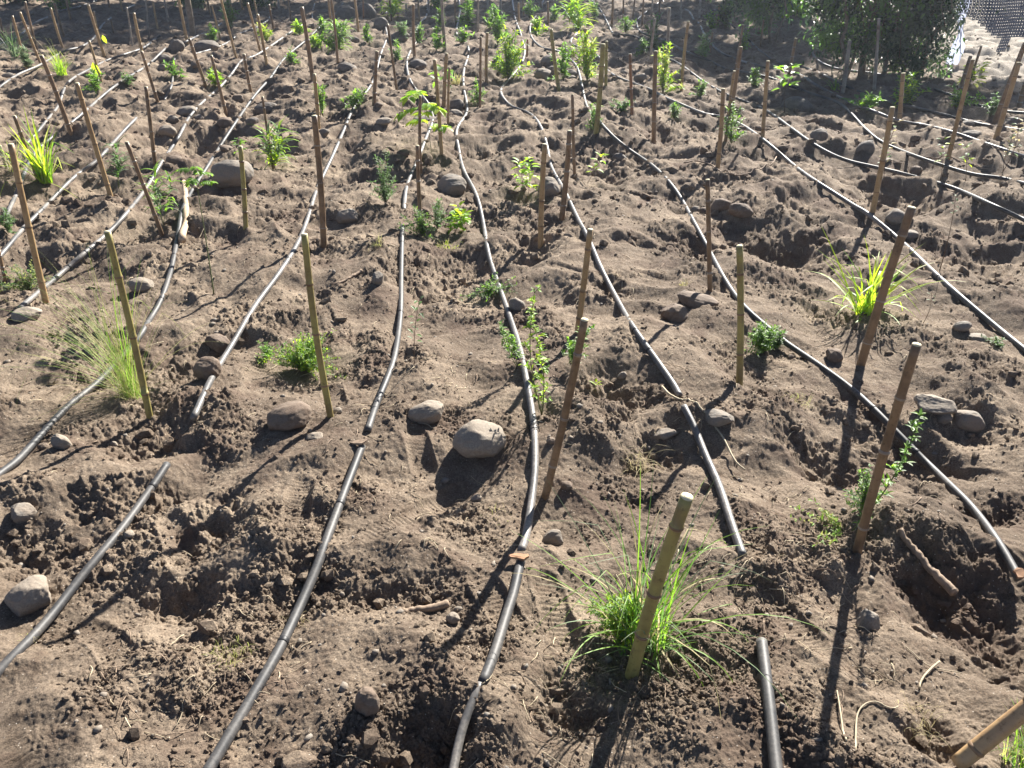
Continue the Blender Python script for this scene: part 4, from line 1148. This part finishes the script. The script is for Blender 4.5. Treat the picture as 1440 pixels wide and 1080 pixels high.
grass(186,556,225,170,.0024,['drygreen','dry','bright'],'fine dry yellowish grass clump fanning to the left behind the olive stake',1.35,.9,az0=2.6,azw=.75,base=.04,weights=[4,2,3],shortn=50)
grass(66,258,98,60,.020,['lime','bright','drygreen'],'yellow green grass clump at upper left around a dark stake',1.15,.6,base=.04,weights=[4,3,1])
grass(22,243,85,40,.006,['dull','dry','lime'],'paler wispy grass behind the yellow green clump at the left edge',1.4,.9,base=.04)
grass(88,106,40,70,.010,['lime','bright'],'small bright green grass tuft at upper left',1.1,.6,base=.06)
grass(85,104,62,14,.010,['dry','drygreen'],'long pale arching blades left of the small bright tuft',1.9,1.3,az0=2.6,azw=.8,base=.03)
grass(22,80,55,60,.012,['dull','mid','dark'],'dull shaded grass clump near the upper left corner',1.3,1.1,base=.06)
grass(1432,1078,80,80,.004,['bright','mid','drygreen'],'fresh grass clump at the bottom right corner behind the leaning cane',.9,.8,base=.04,shortn=30)
grass(1172,128,26,26,.020,['mid','bright','dull'],'spiky leaved shaded plant at the foot of two stakes before the bush',1.5,1.2,base=.03)
grass(533,348,22,40,.0025,['dry','drygreen'],'little dead grass tuft left of the grey pipe',1.7,.9,base=.03)
grass(325,925,26,90,.0016,['dry','drygreen'],'dead straw coloured grass tuft on the lower left soil',1.9,1.2,base=.05)
grass(897,655,60,60,.0022,['dry'],'tangled dead grass roots in the shaded hollow right of centre',2.2,1.8,base=.05)
grass(640,74+46,22,50,.012,['dry','drygreen'],'dry yellow grass tuft beside the pipe bend above centre',1.7,.8,base=.05)
grass(630,348,16,50,.0035,['dry','lime'],'yellow dry tuft behind the dark hollow above centre',1.8,.9,base=.06)
grass(962,402,14,30,.004,['dry','drygreen'],'small dry tuft left of the long flat brown stone',1.7,.9,base=.03)
grass(1122,568,24,60,.0022,['drygreen','dry'],'sparse dry grass on the bare hump right of centre',2.0,1.0,base=.05)
grass(700,725,14,40,.0018,['drygreen','dry'],'sparse dry seedlings below the large pale rock',1.9,.8,base=.05)
grass(415,880,34,60,.0014,['dry'],'tangle of curled dead rootlets right beside the lower black pipe',2.4,2.6,base=.03)
grass(38,905,30,40,.0014,['dry','drygreen'],'curled dead rootlets at the left edge under the flat topped rock',2.3,2.4,base=.03)
grass(1290,1010,40,50,.0015,['dry'],'tangle of dry rootlets on the lower right soil beside the forked twig',2.5,2.2,base=.05)
# --- saplings and herbs near
sapling(301,415,272,232,'pinnate',['bright','mid'],'slender sapling with rounded paired leaflets at left before the bark slab',10,6,bare=.82,wpx=50)
sapling(607,215,590,128,'pinnate',['lime','bright'],'bright big leaved sapling beside the stakes above centre',15,8,bare=.35,wpx=70)
sapling(386,240,392,178,'lance',['bright','dull','lime'],'bushy lance leaved sapling left of centre at a thin stake',26,12,bare=.1,wpx=60,stems=3)
sapling(230,318,216,235,'lance',['bright','dull'],'lance leaved herb between two pipes at upper left',26,7,bare=.2,wpx=60,stems=3)
sapling(168,268,162,200,'lance',['dull','mid'],'small narrow leaved sapling behind the left tan stake',24,7,bare=.35,wpx=50,stems=2)
sapling(762,582,752,405,'herb',['bright','lime'],'tall weed with bright tips right of the long middle pipe',9,14,bare=.08,wpx=46,stems=2,name='tall_weed',cat='weed',group='tall weeds')
sapling(727,520,703,455,'herb',['bright','dull'],'small weed leaning over the long pipe from its left side',8,12,bare=.2,wpx=30,stems=2,name='tall_weed',cat='weed',group='tall weeds')
sapling(808,520,830,462,'herb',['mid','bright'],'weed behind the leaning grey brown stake',8,14,bare=.2,wpx=46,stems=3,name='tall_weed',cat='weed',group='tall weeds')
sapling(583,520,590,420,'oval',['dull','mid'],'thin seedling with few leaves right of the grey pipe',9,8,bare=.3,wpx=24,name='seedling',cat='seedling',group='thin seedlings')
sapling(740,285,742,225,'oval',['bright','lime'],'leafy bright sapling left of the tan stake above centre',12,12,bare=.35,wpx=34,stems=2)
sapling(826,258,848,216,'oval',['lime','bright'],'thin seedling with lime leaves at the shaded hollow above centre',9,7,bare=.3,name='seedling',cat='seedling',group='thin seedlings')
sapling(838,552,838,540,'oval',['lime'],'tiny lime seedling right of the leaning grey brown stake',8,3,bare=.3,name='seedling',cat='seedling',group='thin seedlings')
sapling(1197,748,1294,585,'herb',['bright','mid'],'leafy herb twining up the dark brown stake at right',11,17,bare=.05,wpx=42,stems=1,name='twining_herb',cat='herb',group='twining herbs')
mound(1210,722,50,74,['mid','bright','dull'],'denser leafy shoots at the foot of the dark brown stake at right',500,7)
mound(1186,746,150,14,['bright','drygreen'],'creeping green stem running left from the dark brown stake',160,7,trail=3.1)
mound(430,520,122,50,['bright','lime','mid'],'round feathery light green herb at the yellow green stake left of centre',3400,5)
mound(376,505,46,26,['mid','bright'],'small feathery herb on the stone left of the round one',420,4.5)
mound(1072,500,76,44,['mid','bright'],'feathery green bush behind the upright yellow green stake',1800,5)
mound(690,415,90,18,['mid','bright','dull'],'feathery herb lying across the long middle pipe',700,4.5)
mound(543,290,60,70,['mid','dull'],'thin feathery herb trailing beside the pipe left of centre',700,5)
mound(592,330,60,36,['mid','dull','bright'],'dark feathery herb between the pipe and the hollow above centre',700,5)
sapling(640,330,644,292,'oval',['bright','lime'],'bright leaved seedling behind the dark hollow above centre',13,9,bare=.15,wpx=30,stems=3,name='seedling',cat='seedling',group='thin seedlings')
mound(615,325,50,50,['mid','dull'],'greyish herb left of the bright leaved seedling above centre',500,5)
mound(40,410,90,46,['dull','mid','drygreen'],'sprawling pale herb by the left edge above the flat stone',700,5)
mound(12,330,40,50,['dull','mid'],'sprawling weed at the left edge beside the pipe',300,6)
mound(1092,485+6,40,22,['mid'],'low leafy clump by the black pipe right of the feathery bush',300,8)
mound(1402,485,60,10,['mid','dull'],'flat sparse weed below the bright pipe near the right edge',220,5)
sapling(1322,378,1345,272,'oval',['dull'],'bare dark twig seedling standing alone at right',6,3,bare=.7,name='bare_seedling',cat='seedling',group='bare seedlings')
sapling(1298,455,1310,412,'oval',['dull'],'short bare twig right of the yellow green grass',5,2,bare=.7,name='bare_seedling',cat='seedling',group='bare seedlings')
sapling(1243,262,1262,170,'oval',['dull','dry'],'dead seedling with curled leaves beside the tan leaning stake',8,9,bare=.3,name='bare_seedling',cat='seedling',group='bare seedlings')
sapling(1410,243,1432,165,'oval',['dull','dry'],'wispy leafless seedling near the right edge',7,8,bare=.3,stems=2,name='bare_seedling',cat='seedling',group='bare seedlings')
sapling(1322,255,1325,195,'oval',['lime','dull'],'small seedling with a few lime leaves at the long front stake of the trio',8,6,bare=.4,name='seedling',cat='seedling',group='thin seedlings')
sapling(1357,258,1357,203,'oval',['lime','dull'],'small seedling right of the trio stakes with lime leaves',8,6,bare=.4,name='seedling',cat='seedling',group='thin seedlings')
# --- middle distance
mound(1028,205,44,60,['mid','dull','bright'],'bluish green herb bush between the brown stakes right of centre',900,7)
sapling(1103,160,1112,92,'oval',['mid','bright'],'sapling with round leaves on a tall stem in the right shade',17,8,bare=.45,wpx=40)
mound(932,132,46,62,['lime','bright','drygreen'],'bright yellow green weed between stakes above centre',900,9)
mound(920,70,36,50,['mid','dull'],'shaded leafy weed behind the bright yellow green one',500,9)
mound(990,82,34,36,['mid','dull'],'shaded low weed at the bending pipe on the right',400,9)
mound(1020,40,60,50,['mid','dark'],'dark leafy shrub in the top right shade',800,11)
mound(835,180,26,40,['mid','bright'],'weed at the foot of the thick olive leaning stake',300,7)
mound(873,157,50,14,['mid','dull'],'flat bluish weed on the bare bank left of the rusty stake',300,8)
mound(825,115,46,70,['lime','bright','drygreen'],'tangled pale green weed around the hooked pipe',1200,9)
sapling(815,45,812,-2,'lance',['lime','bright'],'lime green fountain shaped plant at the top right of centre',24,10,bare=.1,stems=4,wpx=50)
mound(792,112,28,56,['mid','bright'],'green herb right of the olive stake above centre',700,8)
mound(755,52,26,26,['bright','lime'],'light green bushy weed behind the dark round stones',400,9)
mound(715,112,60,70,['bright','mid','lime'],'long strip of bright weeds beside the hooked pipe above centre',1900,8)
mound(700,65,40,50,['bright','mid'],'weeds above the bright strip at the top',700,9)
mound(672,147,26,28,['bright','dull'],'small pale weed at the left thin stake by the weed strip',300,7)
mound(660,36,30,32,['mid','bright'],'small weed right of the wavy pipe at the top',400,10)
mound(612,14,24,22,['bright','mid'],'little green weed at the top edge right of the winding pipe',300,10)
mound(614,72,22,30,['bright','mid'],'young green shrub left of the tall greenish grey stake',350,8)
sapling(617,130,622,95,'oval',['mid','bright'],'broad leaved seedling among the group of three stakes',16,8,bare=.2,name='seedling',cat='seedling',group='thin seedlings')
sapling(552,28,555,-4,'lance',['lime','bright'],'bright leafy plant at the top edge beside the winding pipe',22,9,bare=.1,stems=3)
mound(566,58,26,26,['mid','dull'],'weed on the angular dark rock at the top',300,8)
sapling(474,72,476,34,'lance',['bright','dull','bright'],'whitish green bushy herb at the thin brown stake',22,14,bare=.05,stems=5,wpx=70)
mound(421,50,24,24,['lime','bright'],'yellow green weed at the pipe end in the upper left',300,8)
mound(445,68,20,12,['bright','lime'],'tiny weed right of the tall brown stake at upper left',150,8)
mound(505,150,66,26,['mid','bright'],'weed on the low dark stone at the weedy hollow',600,8)
mound(454,165,22,50,['mid','bright'],'weed climbing out of the dark hollow beside the tan stake',500,7)
mound(375,62,26,30,['lime','bright','drygreen'],'pale weed behind the close tan pair of stakes',400,8)
mound(308,122,30,26,['bright','lime'],'bright weed by the brown stake left of the pale pipe',450,8)
mound(245,108,30,20,['mid','bright'],'weed around the thin hose loop',350,7)
mound(138,132,50,36,['mid','bright'],'leafy weed between the two left pipes at upper left',700,7)
mound(182,120,22,16,['mid','dull'],'small weed beside the left brown stake and the pipe',200,7)
sapling(338,222,334,196,'oval',['bright','mid'],'small leafy shoot behind the short olive stake',9,7,bare=.2,name='seedling',cat='seedling',group='thin seedlings')
mound(325,40,30,40,['dull','mid'],'pale leaved weed at the top left behind the long slim stake',400,10)
mound(352,12,90,30,['mid','dark','dull'],'greenery at the top edge left of the sharp pipe bend',900,11)
mound(92,14,40,40,['mid','bright','dull'],'green plant at the top left corner behind the pipe',700,11)
mound(40,100,24,36,['dull'],'grey leaved weed right of the tan stake at upper left',300,8)
sapling(1190,145,1212,142,'oval',['mid'],'small creeping shoot on the pipe right of the spiky plant',14,4,bare=.3,name='seedling',cat='seedling',group='thin seedlings')
mound(1222,156,50,18,['bright','mid'],'low bright weed lying on the pipe at the foot of the bush',600,9)
mound(1272,150,50,50,['mid','bright','lime'],'leafy weed around the pale topped stake',1000,9)
mound(1345,150,60,26,['mid','bright'],'leafy weed at the foot of the trio of stakes',700,9)
sapling(1360,128,1376,92,'oval',['lime','drygreen'],'yellowish leafy seedling behind the trio of stakes',14,10,bare=.3,stems=2,name='seedling',cat='seedling',group='thin seedlings')
mound(1392,165,28,24,['mid','dull'],'small weed left of the two leaning stakes at the right edge',300,8)
for px, py, lab in ((690,40,'tiny feathery seedling left of the pale grey stake at the top'),(745,28,'tiny feathery seedling beside the right winding pipe near the top edge'),
    (880,47,'tiny feathery seedling under the dim brown stakes left of the hook'),(905,76,'tiny feathery seedling left of the shaded leafy weed'),
    (1000,42,'tiny feathery seedling between the bending pipe and the arching pipe'),(1045,72,'tiny feathery seedling in the right shade left of the arching pipe'),
    (590,62,'tiny feathery seedling right of the winding pipe beside the dark brown stake'),(652,62,'tiny feathery seedling touching the wavy pipe above the stake pair'),
    (516,62,'tiny feathery seedling beside the lone dark stone on the open bank'),(300,62,'tiny feathery seedling on the arched dark rock at the far left'),
    (410,92,'tiny feathery seedling left of the tall brown stake at the dusty pipe'),(1060,122,'tiny feathery seedling left of the tall tan stake crossing two pipes'),
    (985,137,'tiny feathery seedling between the two pipes right of the slim tan stake'),(948,168,'tiny feathery seedling on the bank below the slim tan stake'),
    (836,30,'tiny feathery seedling at the foot of the fountain shaped plant'),(780,30,'tiny feathery seedling left of the fountain shaped plant'),
    (1075,50,'tiny feathery seedling at the left foot of the airy shrub'),(620,40,'tiny feathery seedling left of the greenish grey stake at the top'),
    (560,85,'tiny feathery seedling right of the stake leaning over the pipe bend'),(455,50,'tiny feathery seedling between the dusty pipe and the tall brown stake')):
    mound(px, py, 22, 24, ['mid', 'dull', 'bright'], lab, 260, 7, name='far_seedling', cat='seedling', group='small seedlings of the far rows')
# yellow leaves caught on stakes
for px, py, s_, lab in ((132,96,16,'yellow leaf hanging beside the thin tan stake at upper left'), (145,54,9,'small yellow leaf stuck on the two close tan stakes')):
    P = hit(px, py + 22); T = Vector(lean_top(np.array(P), px, py)); kk = depth(P) / F_PX; mb = MB()
    leaf(mb, Vector((0, 0, s_ * kk * .5)), Vector((.25, 0, -1)), Vector((0, -1, .2)), s_ * kk * 1.3, s_ * kk * .75)
    o = mb.build('yellow_leaf', [M_LEAF['lime']]); o.location = T; tag(o, lab, 'leaf')
# ------------------------------------------------------------------ trees, bush and net shadow mesh at the back
def canopy(mb, c, rx, ry, rz, n, size, g, mats=1, hang=0.0, clumps=30):
    cl = []
    for _ in range(clumps):
        while True:
            q = Vector((g.uniform(-1, 1), g.uniform(-1, 1), g.uniform(-1, 1)))
            if .15 < q.length < 1: break
        cl.append((Vector((q.x * rx, q.y * ry, q.z * rz)) + c, g.uniform(.18, .42), g.randrange(mats)))
    for i in range(n):
        b, s, m = cl[g.randrange(clumps)]
        p = b + Vector((g.gauss(0, 1) * rx, g.gauss(0, 1) * ry, g.gauss(0, 1) * rz - abs(g.gauss(0, hang)))) * s * .6
        if p.z < .03: p.z = .03 + g.random() * .1
        a = g.uniform(0, 6.28); e = g.uniform(-1.2, .7)
        leaf(mb, p, Vector((math.cos(a) * math.cos(e), math.sin(a) * math.cos(e), math.sin(e))), Vector((g.uniform(-.5, .5), g.uniform(-.5, .5), 1)), size * g.uniform(.6, 1.3), size * .55, m)
    return cl
def limb(mb, a, b, r0, r1, g, n=9, wob=.06):
    L = (b - a).length; pts = [a.lerp(b, i / n) + Vector((g.gauss(0, 1), g.gauss(0, 1), 0)) * wob * L * math.sin(i / n * math.pi) * .5 for i in range(n + 1)]
    mb.tube(pts, [r0 + (r1 - r0) * i / n for i in range(n + 1)], 9)

# big bush on the right: several leaning stems and dense hanging foliage down to the ground
g = random.Random(11)
P = ground_at(1226, 112); root = empty('dense_bush', Vector(P)); kb = depth(P) / F_PX
tr = MB(); fo = MB()
for (dx, dy, h, tx) in ((-.35, 0, 2.1, -.6), (-.1, .15, 2.3, -.15), (.15, 0, 2.2, .1), (.4, .1, 2.2, .35), (0, .3, 2.4, .1)):
    limb(tr, Vector((dx, dy, -.05)), Vector((tx, dy + .1, h)), .028, .012, g)
limb(tr, Vector((.50, -.1, -.02)), Vector((.98, .1, 1.7)), .035, .02, g)
tr.build('trunk', [M_TRUNK], root)
fr = MB()
canopy(fo, Vector((.05, .35, 1.25)), .95, .6, .75, 11000, .075, g, 3, .25, 60)
canopy(fr, Vector((.52, .0, .55)), .40, .35, .5, 4200, .06, g, 3, .1, 34)
canopy(fr, Vector((.62, -.05, 1.2)), .30, .3, .5, 2200, .06, g, 3, .1, 24)
canopy(fo, Vector((-.62, .15, 1.05)), .25, .3, .45, 1700, .065, g, 3, .1, 16)
canopy(fo, Vector((.0, .2, .5)), .7, .35, .35, 3600, .06, g, 3, .1, 26)
fo.build('crown', [M_LEAF['dark'], M_LEAF['mid'], M_LEAF['dark']], root)
fr.build('leafy_shoots', [M_LEAF['mid'], M_LEAF['dark'], M_LEAF['dull']], root)
st = MB()
for _ in range(60):
    x = g.uniform(-.7, .8); y = g.uniform(-.25, .5); z0 = g.uniform(.9, 1.9); z1 = z0 - g.uniform(.4, .9)
    st.tube([Vector((x, y, z0)), Vector((x + g.uniform(-.1, .1), y - .05, (z0 + z1) / 2)), Vector((x + g.uniform(-.15, .15), y - .06, max(z1, .05)))], .004, 5)
st.build('hanging_twigs', [M_TWIG], root)
tag(root, 'big dense dark leaved bush at the upper right, hanging down to the shaded soil', 'bush')

# leafy small tree left of the bush
g = random.Random(12); P = ground_at(1082, 62); root = empty('leafy_shrub', Vector(P)); tr = MB(); fo = MB()
limb(tr, Vector((0, 0, 0)), Vector((-.2, .2, 2.4)), .03, .012, g); limb(tr, Vector((.1, 0, 0)), Vector((.3, 0, 2.2)), .02, .01, g)
tr.build('trunk', [M_TRUNK], root)
canopy(fo, Vector((-.15, .2, 1.0)), .55, .45, .75, 3000, .09, g, 3, .15, 34); fo.build('crown', [M_LEAF['dark'], M_LEAF['mid'], M_LEAF['dull']], root)
tag(root, 'airy leafy shrub in shade, left of the big dense bush', 'shrub')

# far shrubs along the top edge
for i, (px, py, w, h, n, mts, lab) in enumerate((
    (30, 2, 2.6, 1.5, 4500, ['dark','dull','dark'], 'dark bluish shrub in the top left corner'),
    (180, -6, 2.0, 1.3, 3000, ['dark','mid','dull'], 'shaded shrub at the top edge behind the slanting pipe'),
    (265, 10, 1.2, 1.2, 2600, ['dark','mid','dull'], 'shaded leafy shrub around the thick brown post'),
    (1110, 22, 1.2, .8, 1800, ['lime','bright','mid'], 'sunlit green shrub on the pale strip left of the bush'),
    (985, 2, 1.2, .7, 1200, ['mid','dull','dark'], 'low shaded shrub at the top edge right of the pale grey stake'),
    (400, -6, 1.6, .8, 1500, ['dark','dull','mid'], 'dim shrub at the top edge over the two dark boulders'))):
    g = random.Random(40 + i); P = ground_at(px, py); root = empty('far_shrub', Vector(P)); tr = MB(); fo = MB()
    for j in range(5): limb(tr, Vector((g.uniform(-.2, .2), g.uniform(-.1, .1), 0)), Vector((g.uniform(-.4, .4) * w, g.uniform(-.3, .3), h)), .02, .008, g)
    tr.build('trunk', [M_TRUNK], root)
    canopy(fo, Vector((0, 0, h * .55)), w * .5, .5, h * .5, n, .13, g, 3, .1, 26); fo.build('crown', [M_LEAF[m] for m in mts], root)
    tag(root, lab, 'shrub', 'shrubs along the far edge')

# thick brown post at the upper left
B = ground_at(272, 52); T = lean_top(B, 257, -40); mb = MB(); ax = Vector(T - B).normalized()
mb.tube([ax * (i * .14 - .1) for i in range(12)], [.055 * (1 + .05 * math.sin(i * 2.1)) for i in range(12)], 12)
o = mb.build('wooden_post', [M_TRUNK]); o.location = Vector(B); tag(o, 'thick brown wooden post standing in the upper left shade', 'post')

# tall trees beyond the plot whose crowns throw the shade over its far part
for i, (x, y, h, r, lab) in enumerate((
    (4.8, 33, 11, 2.6, 'tall tree beyond the far edge, right of the middle'),
    (9.6, 32.0, 9.6, 2.4, 'tall tree beyond the far edge, behind the big bush'),
    (-1.5, 33, 10.5, 2.3, 'tall tree beyond the far edge, left of the middle'),
    (-6.5, 31.5, 11, 2.6, 'tall tree beyond the far edge at the left'),
    (-2.2, 27.5, 9.0, 2.5, 'nearer tall tree at the far edge behind the thick brown post'),
    (-8.2, 27.0, 8.6, 2.3, 'nearer tall tree at the far left corner'),
    (8.0, 23.0, 8.2, 1.9, 'nearer tall tree rising behind the airy shrub'))):
    g = random.Random(60 + i); root = empty('tall_tree', Vector((x, y, gz(x, y)))); tr = MB(); fo = MB()
    limb(tr, Vector((0, 0, -.1)), Vector((0, 0, h * .75)), .16, .07, g, wob=.03)
    cl = canopy(fo, Vector((0, 0, h * .72)), r, r, h * .28, 3400, .32, g, 3, 0, 34)
    for q, s, m in cl[:12]: limb(tr, Vector((0, 0, h * g.uniform(.35, .6))), q, .05, .015, g)
    tr.build('trunk', [M_TRUNK], root); fo.build('crown', [M_LEAF['dark'], M_LEAF['mid'], M_LEAF['dark']], root)
    tag(root, lab, 'tree', 'tall trees beyond the plot')

# dark perforated mesh added in place of a dotted net shadow at the upper right
def build_net_shadow():
    B = np.array(flat(1345, 40) + (0,)); y0 = 11.5
    def wx(px): return (px - 720) / F_PX * (y0 * cp + .9 * sp)
    x0, x1 = wx(1322), wx(1600); zt = 2.1; c = .036; t = .010
    def low(x):
        f = (x - x0) / (x1 - x0)
        z = .80 - .75 * min(1, f * 2.6) * .5 + .04 * math.sin(f * 17) 
        if wx(1417) < x < wx(1430): z -= .21
        return z
    mb = MB(); nx = int((x1 - x0) / c); nz = int((zt - .3) / c)
    for i in range(nx):
        for j in range(nz):
            x = x0 + i * c; z = .3 + j * c
            if z < low(x): continue
            y = .10 * math.sin(x * 5) + .05 * math.sin(z * 7 + x * 2)
            P = lambda u, v: (x + u * c - x0 + (z - .3) * .0, y + .02 * math.sin((x + u * c) * 9), z + v * c)
            q = t / c
            vs = [P(0, 0), P(1, 0), P(1, 1), P(0, 1), P(.5, q), P(1 - q, .5), P(.5, 1 - q), P(q, .5)]
            mb.add(vs, [(0, 1, 4), (1, 5, 4), (1, 2, 5), (2, 6, 5), (2, 3, 6), (3, 7, 6), (3, 0, 7), (0, 4, 7)])
    o = mb.build('net_shadow_mesh', [M_NET_SHADOW], smooth=False); o.location = (x0, y0, 0)
    sm = o.modifiers.new('thickness', 'SOLIDIFY'); sm.thickness = .003
    tag(o, 'dark perforated mesh in place of a dotted net shadow over the pale ground, top right corner', 'net')
build_net_shadow()
# white plastic sheet caught behind the bush
P = hit(1338, 92); mb = MB(); g = random.Random(5); kk = depth(P) / F_PX; N, Mm = 8, 22
W_, H_ = 20 * kk, 84 * kk
vs = []
for j in range(Mm + 1):
    v = j / Mm; wv = W_ * (.55 + .25 * math.sin(v * 9) + .35 * (1 - v) ** 3)
    for i in range(N + 1):
        u = i / N - .5
        vs.append((u * wv + .03 * math.sin(v * 5), .03 * math.sin(u * 14 + v * 11) + .02 * g.uniform(-1, 1), v * H_))
mb.add(vs, [(j*(N+1)+i, j*(N+1)+i+1, (j+1)*(N+1)+i+1, (j+1)*(N+1)+i) for j in range(Mm) for i in range(N)])
o = mb.build('plastic_sheet', [M_PLASTIC]); o.location = (P[0], P[1], gz(P[0], P[1])); tag(o, 'crumpled bluish white plastic sheet hanging at the right side of the bush', 'plastic sheet')

# ------------------------------------------------------------------ thin haze volume added to imitate lens veiling glare toward the sun
hz = MB(); X_, Z0, Z1 = 125.0, -1.6, 14.5
hz.add([(-X_, -X_, Z0), (X_, -X_, Z0), (X_, X_, Z0), (-X_, X_, Z0), (-X_, -X_, Z1), (X_, -X_, Z1), (X_, X_, Z1), (-X_, X_, Z1)],
       [(3, 2, 1, 0), (4, 5, 6, 7), (0, 1, 5, 4), (1, 2, 6, 5), (2, 3, 7, 6), (3, 0, 4, 7)])
m = bpy.data.materials.new('glare_veil'); m.use_nodes = True; nt = m.node_tree
nt.nodes.remove(nt.nodes['Principled BSDF']); pv = nt.nodes.new('ShaderNodeVolumePrincipled')
pv.inputs['Color'].default_value = (.80, .88, 1.0, 1); pv.inputs['Density'].default_value = .0012; pv.inputs['Anisotropy'].default_value = .55
nt.links.new(pv.outputs[0], nt.nodes['Material Output'].inputs['Volume'])
o = hz.build('glare_haze', [m], smooth=False); tag(o, kind='stuff')
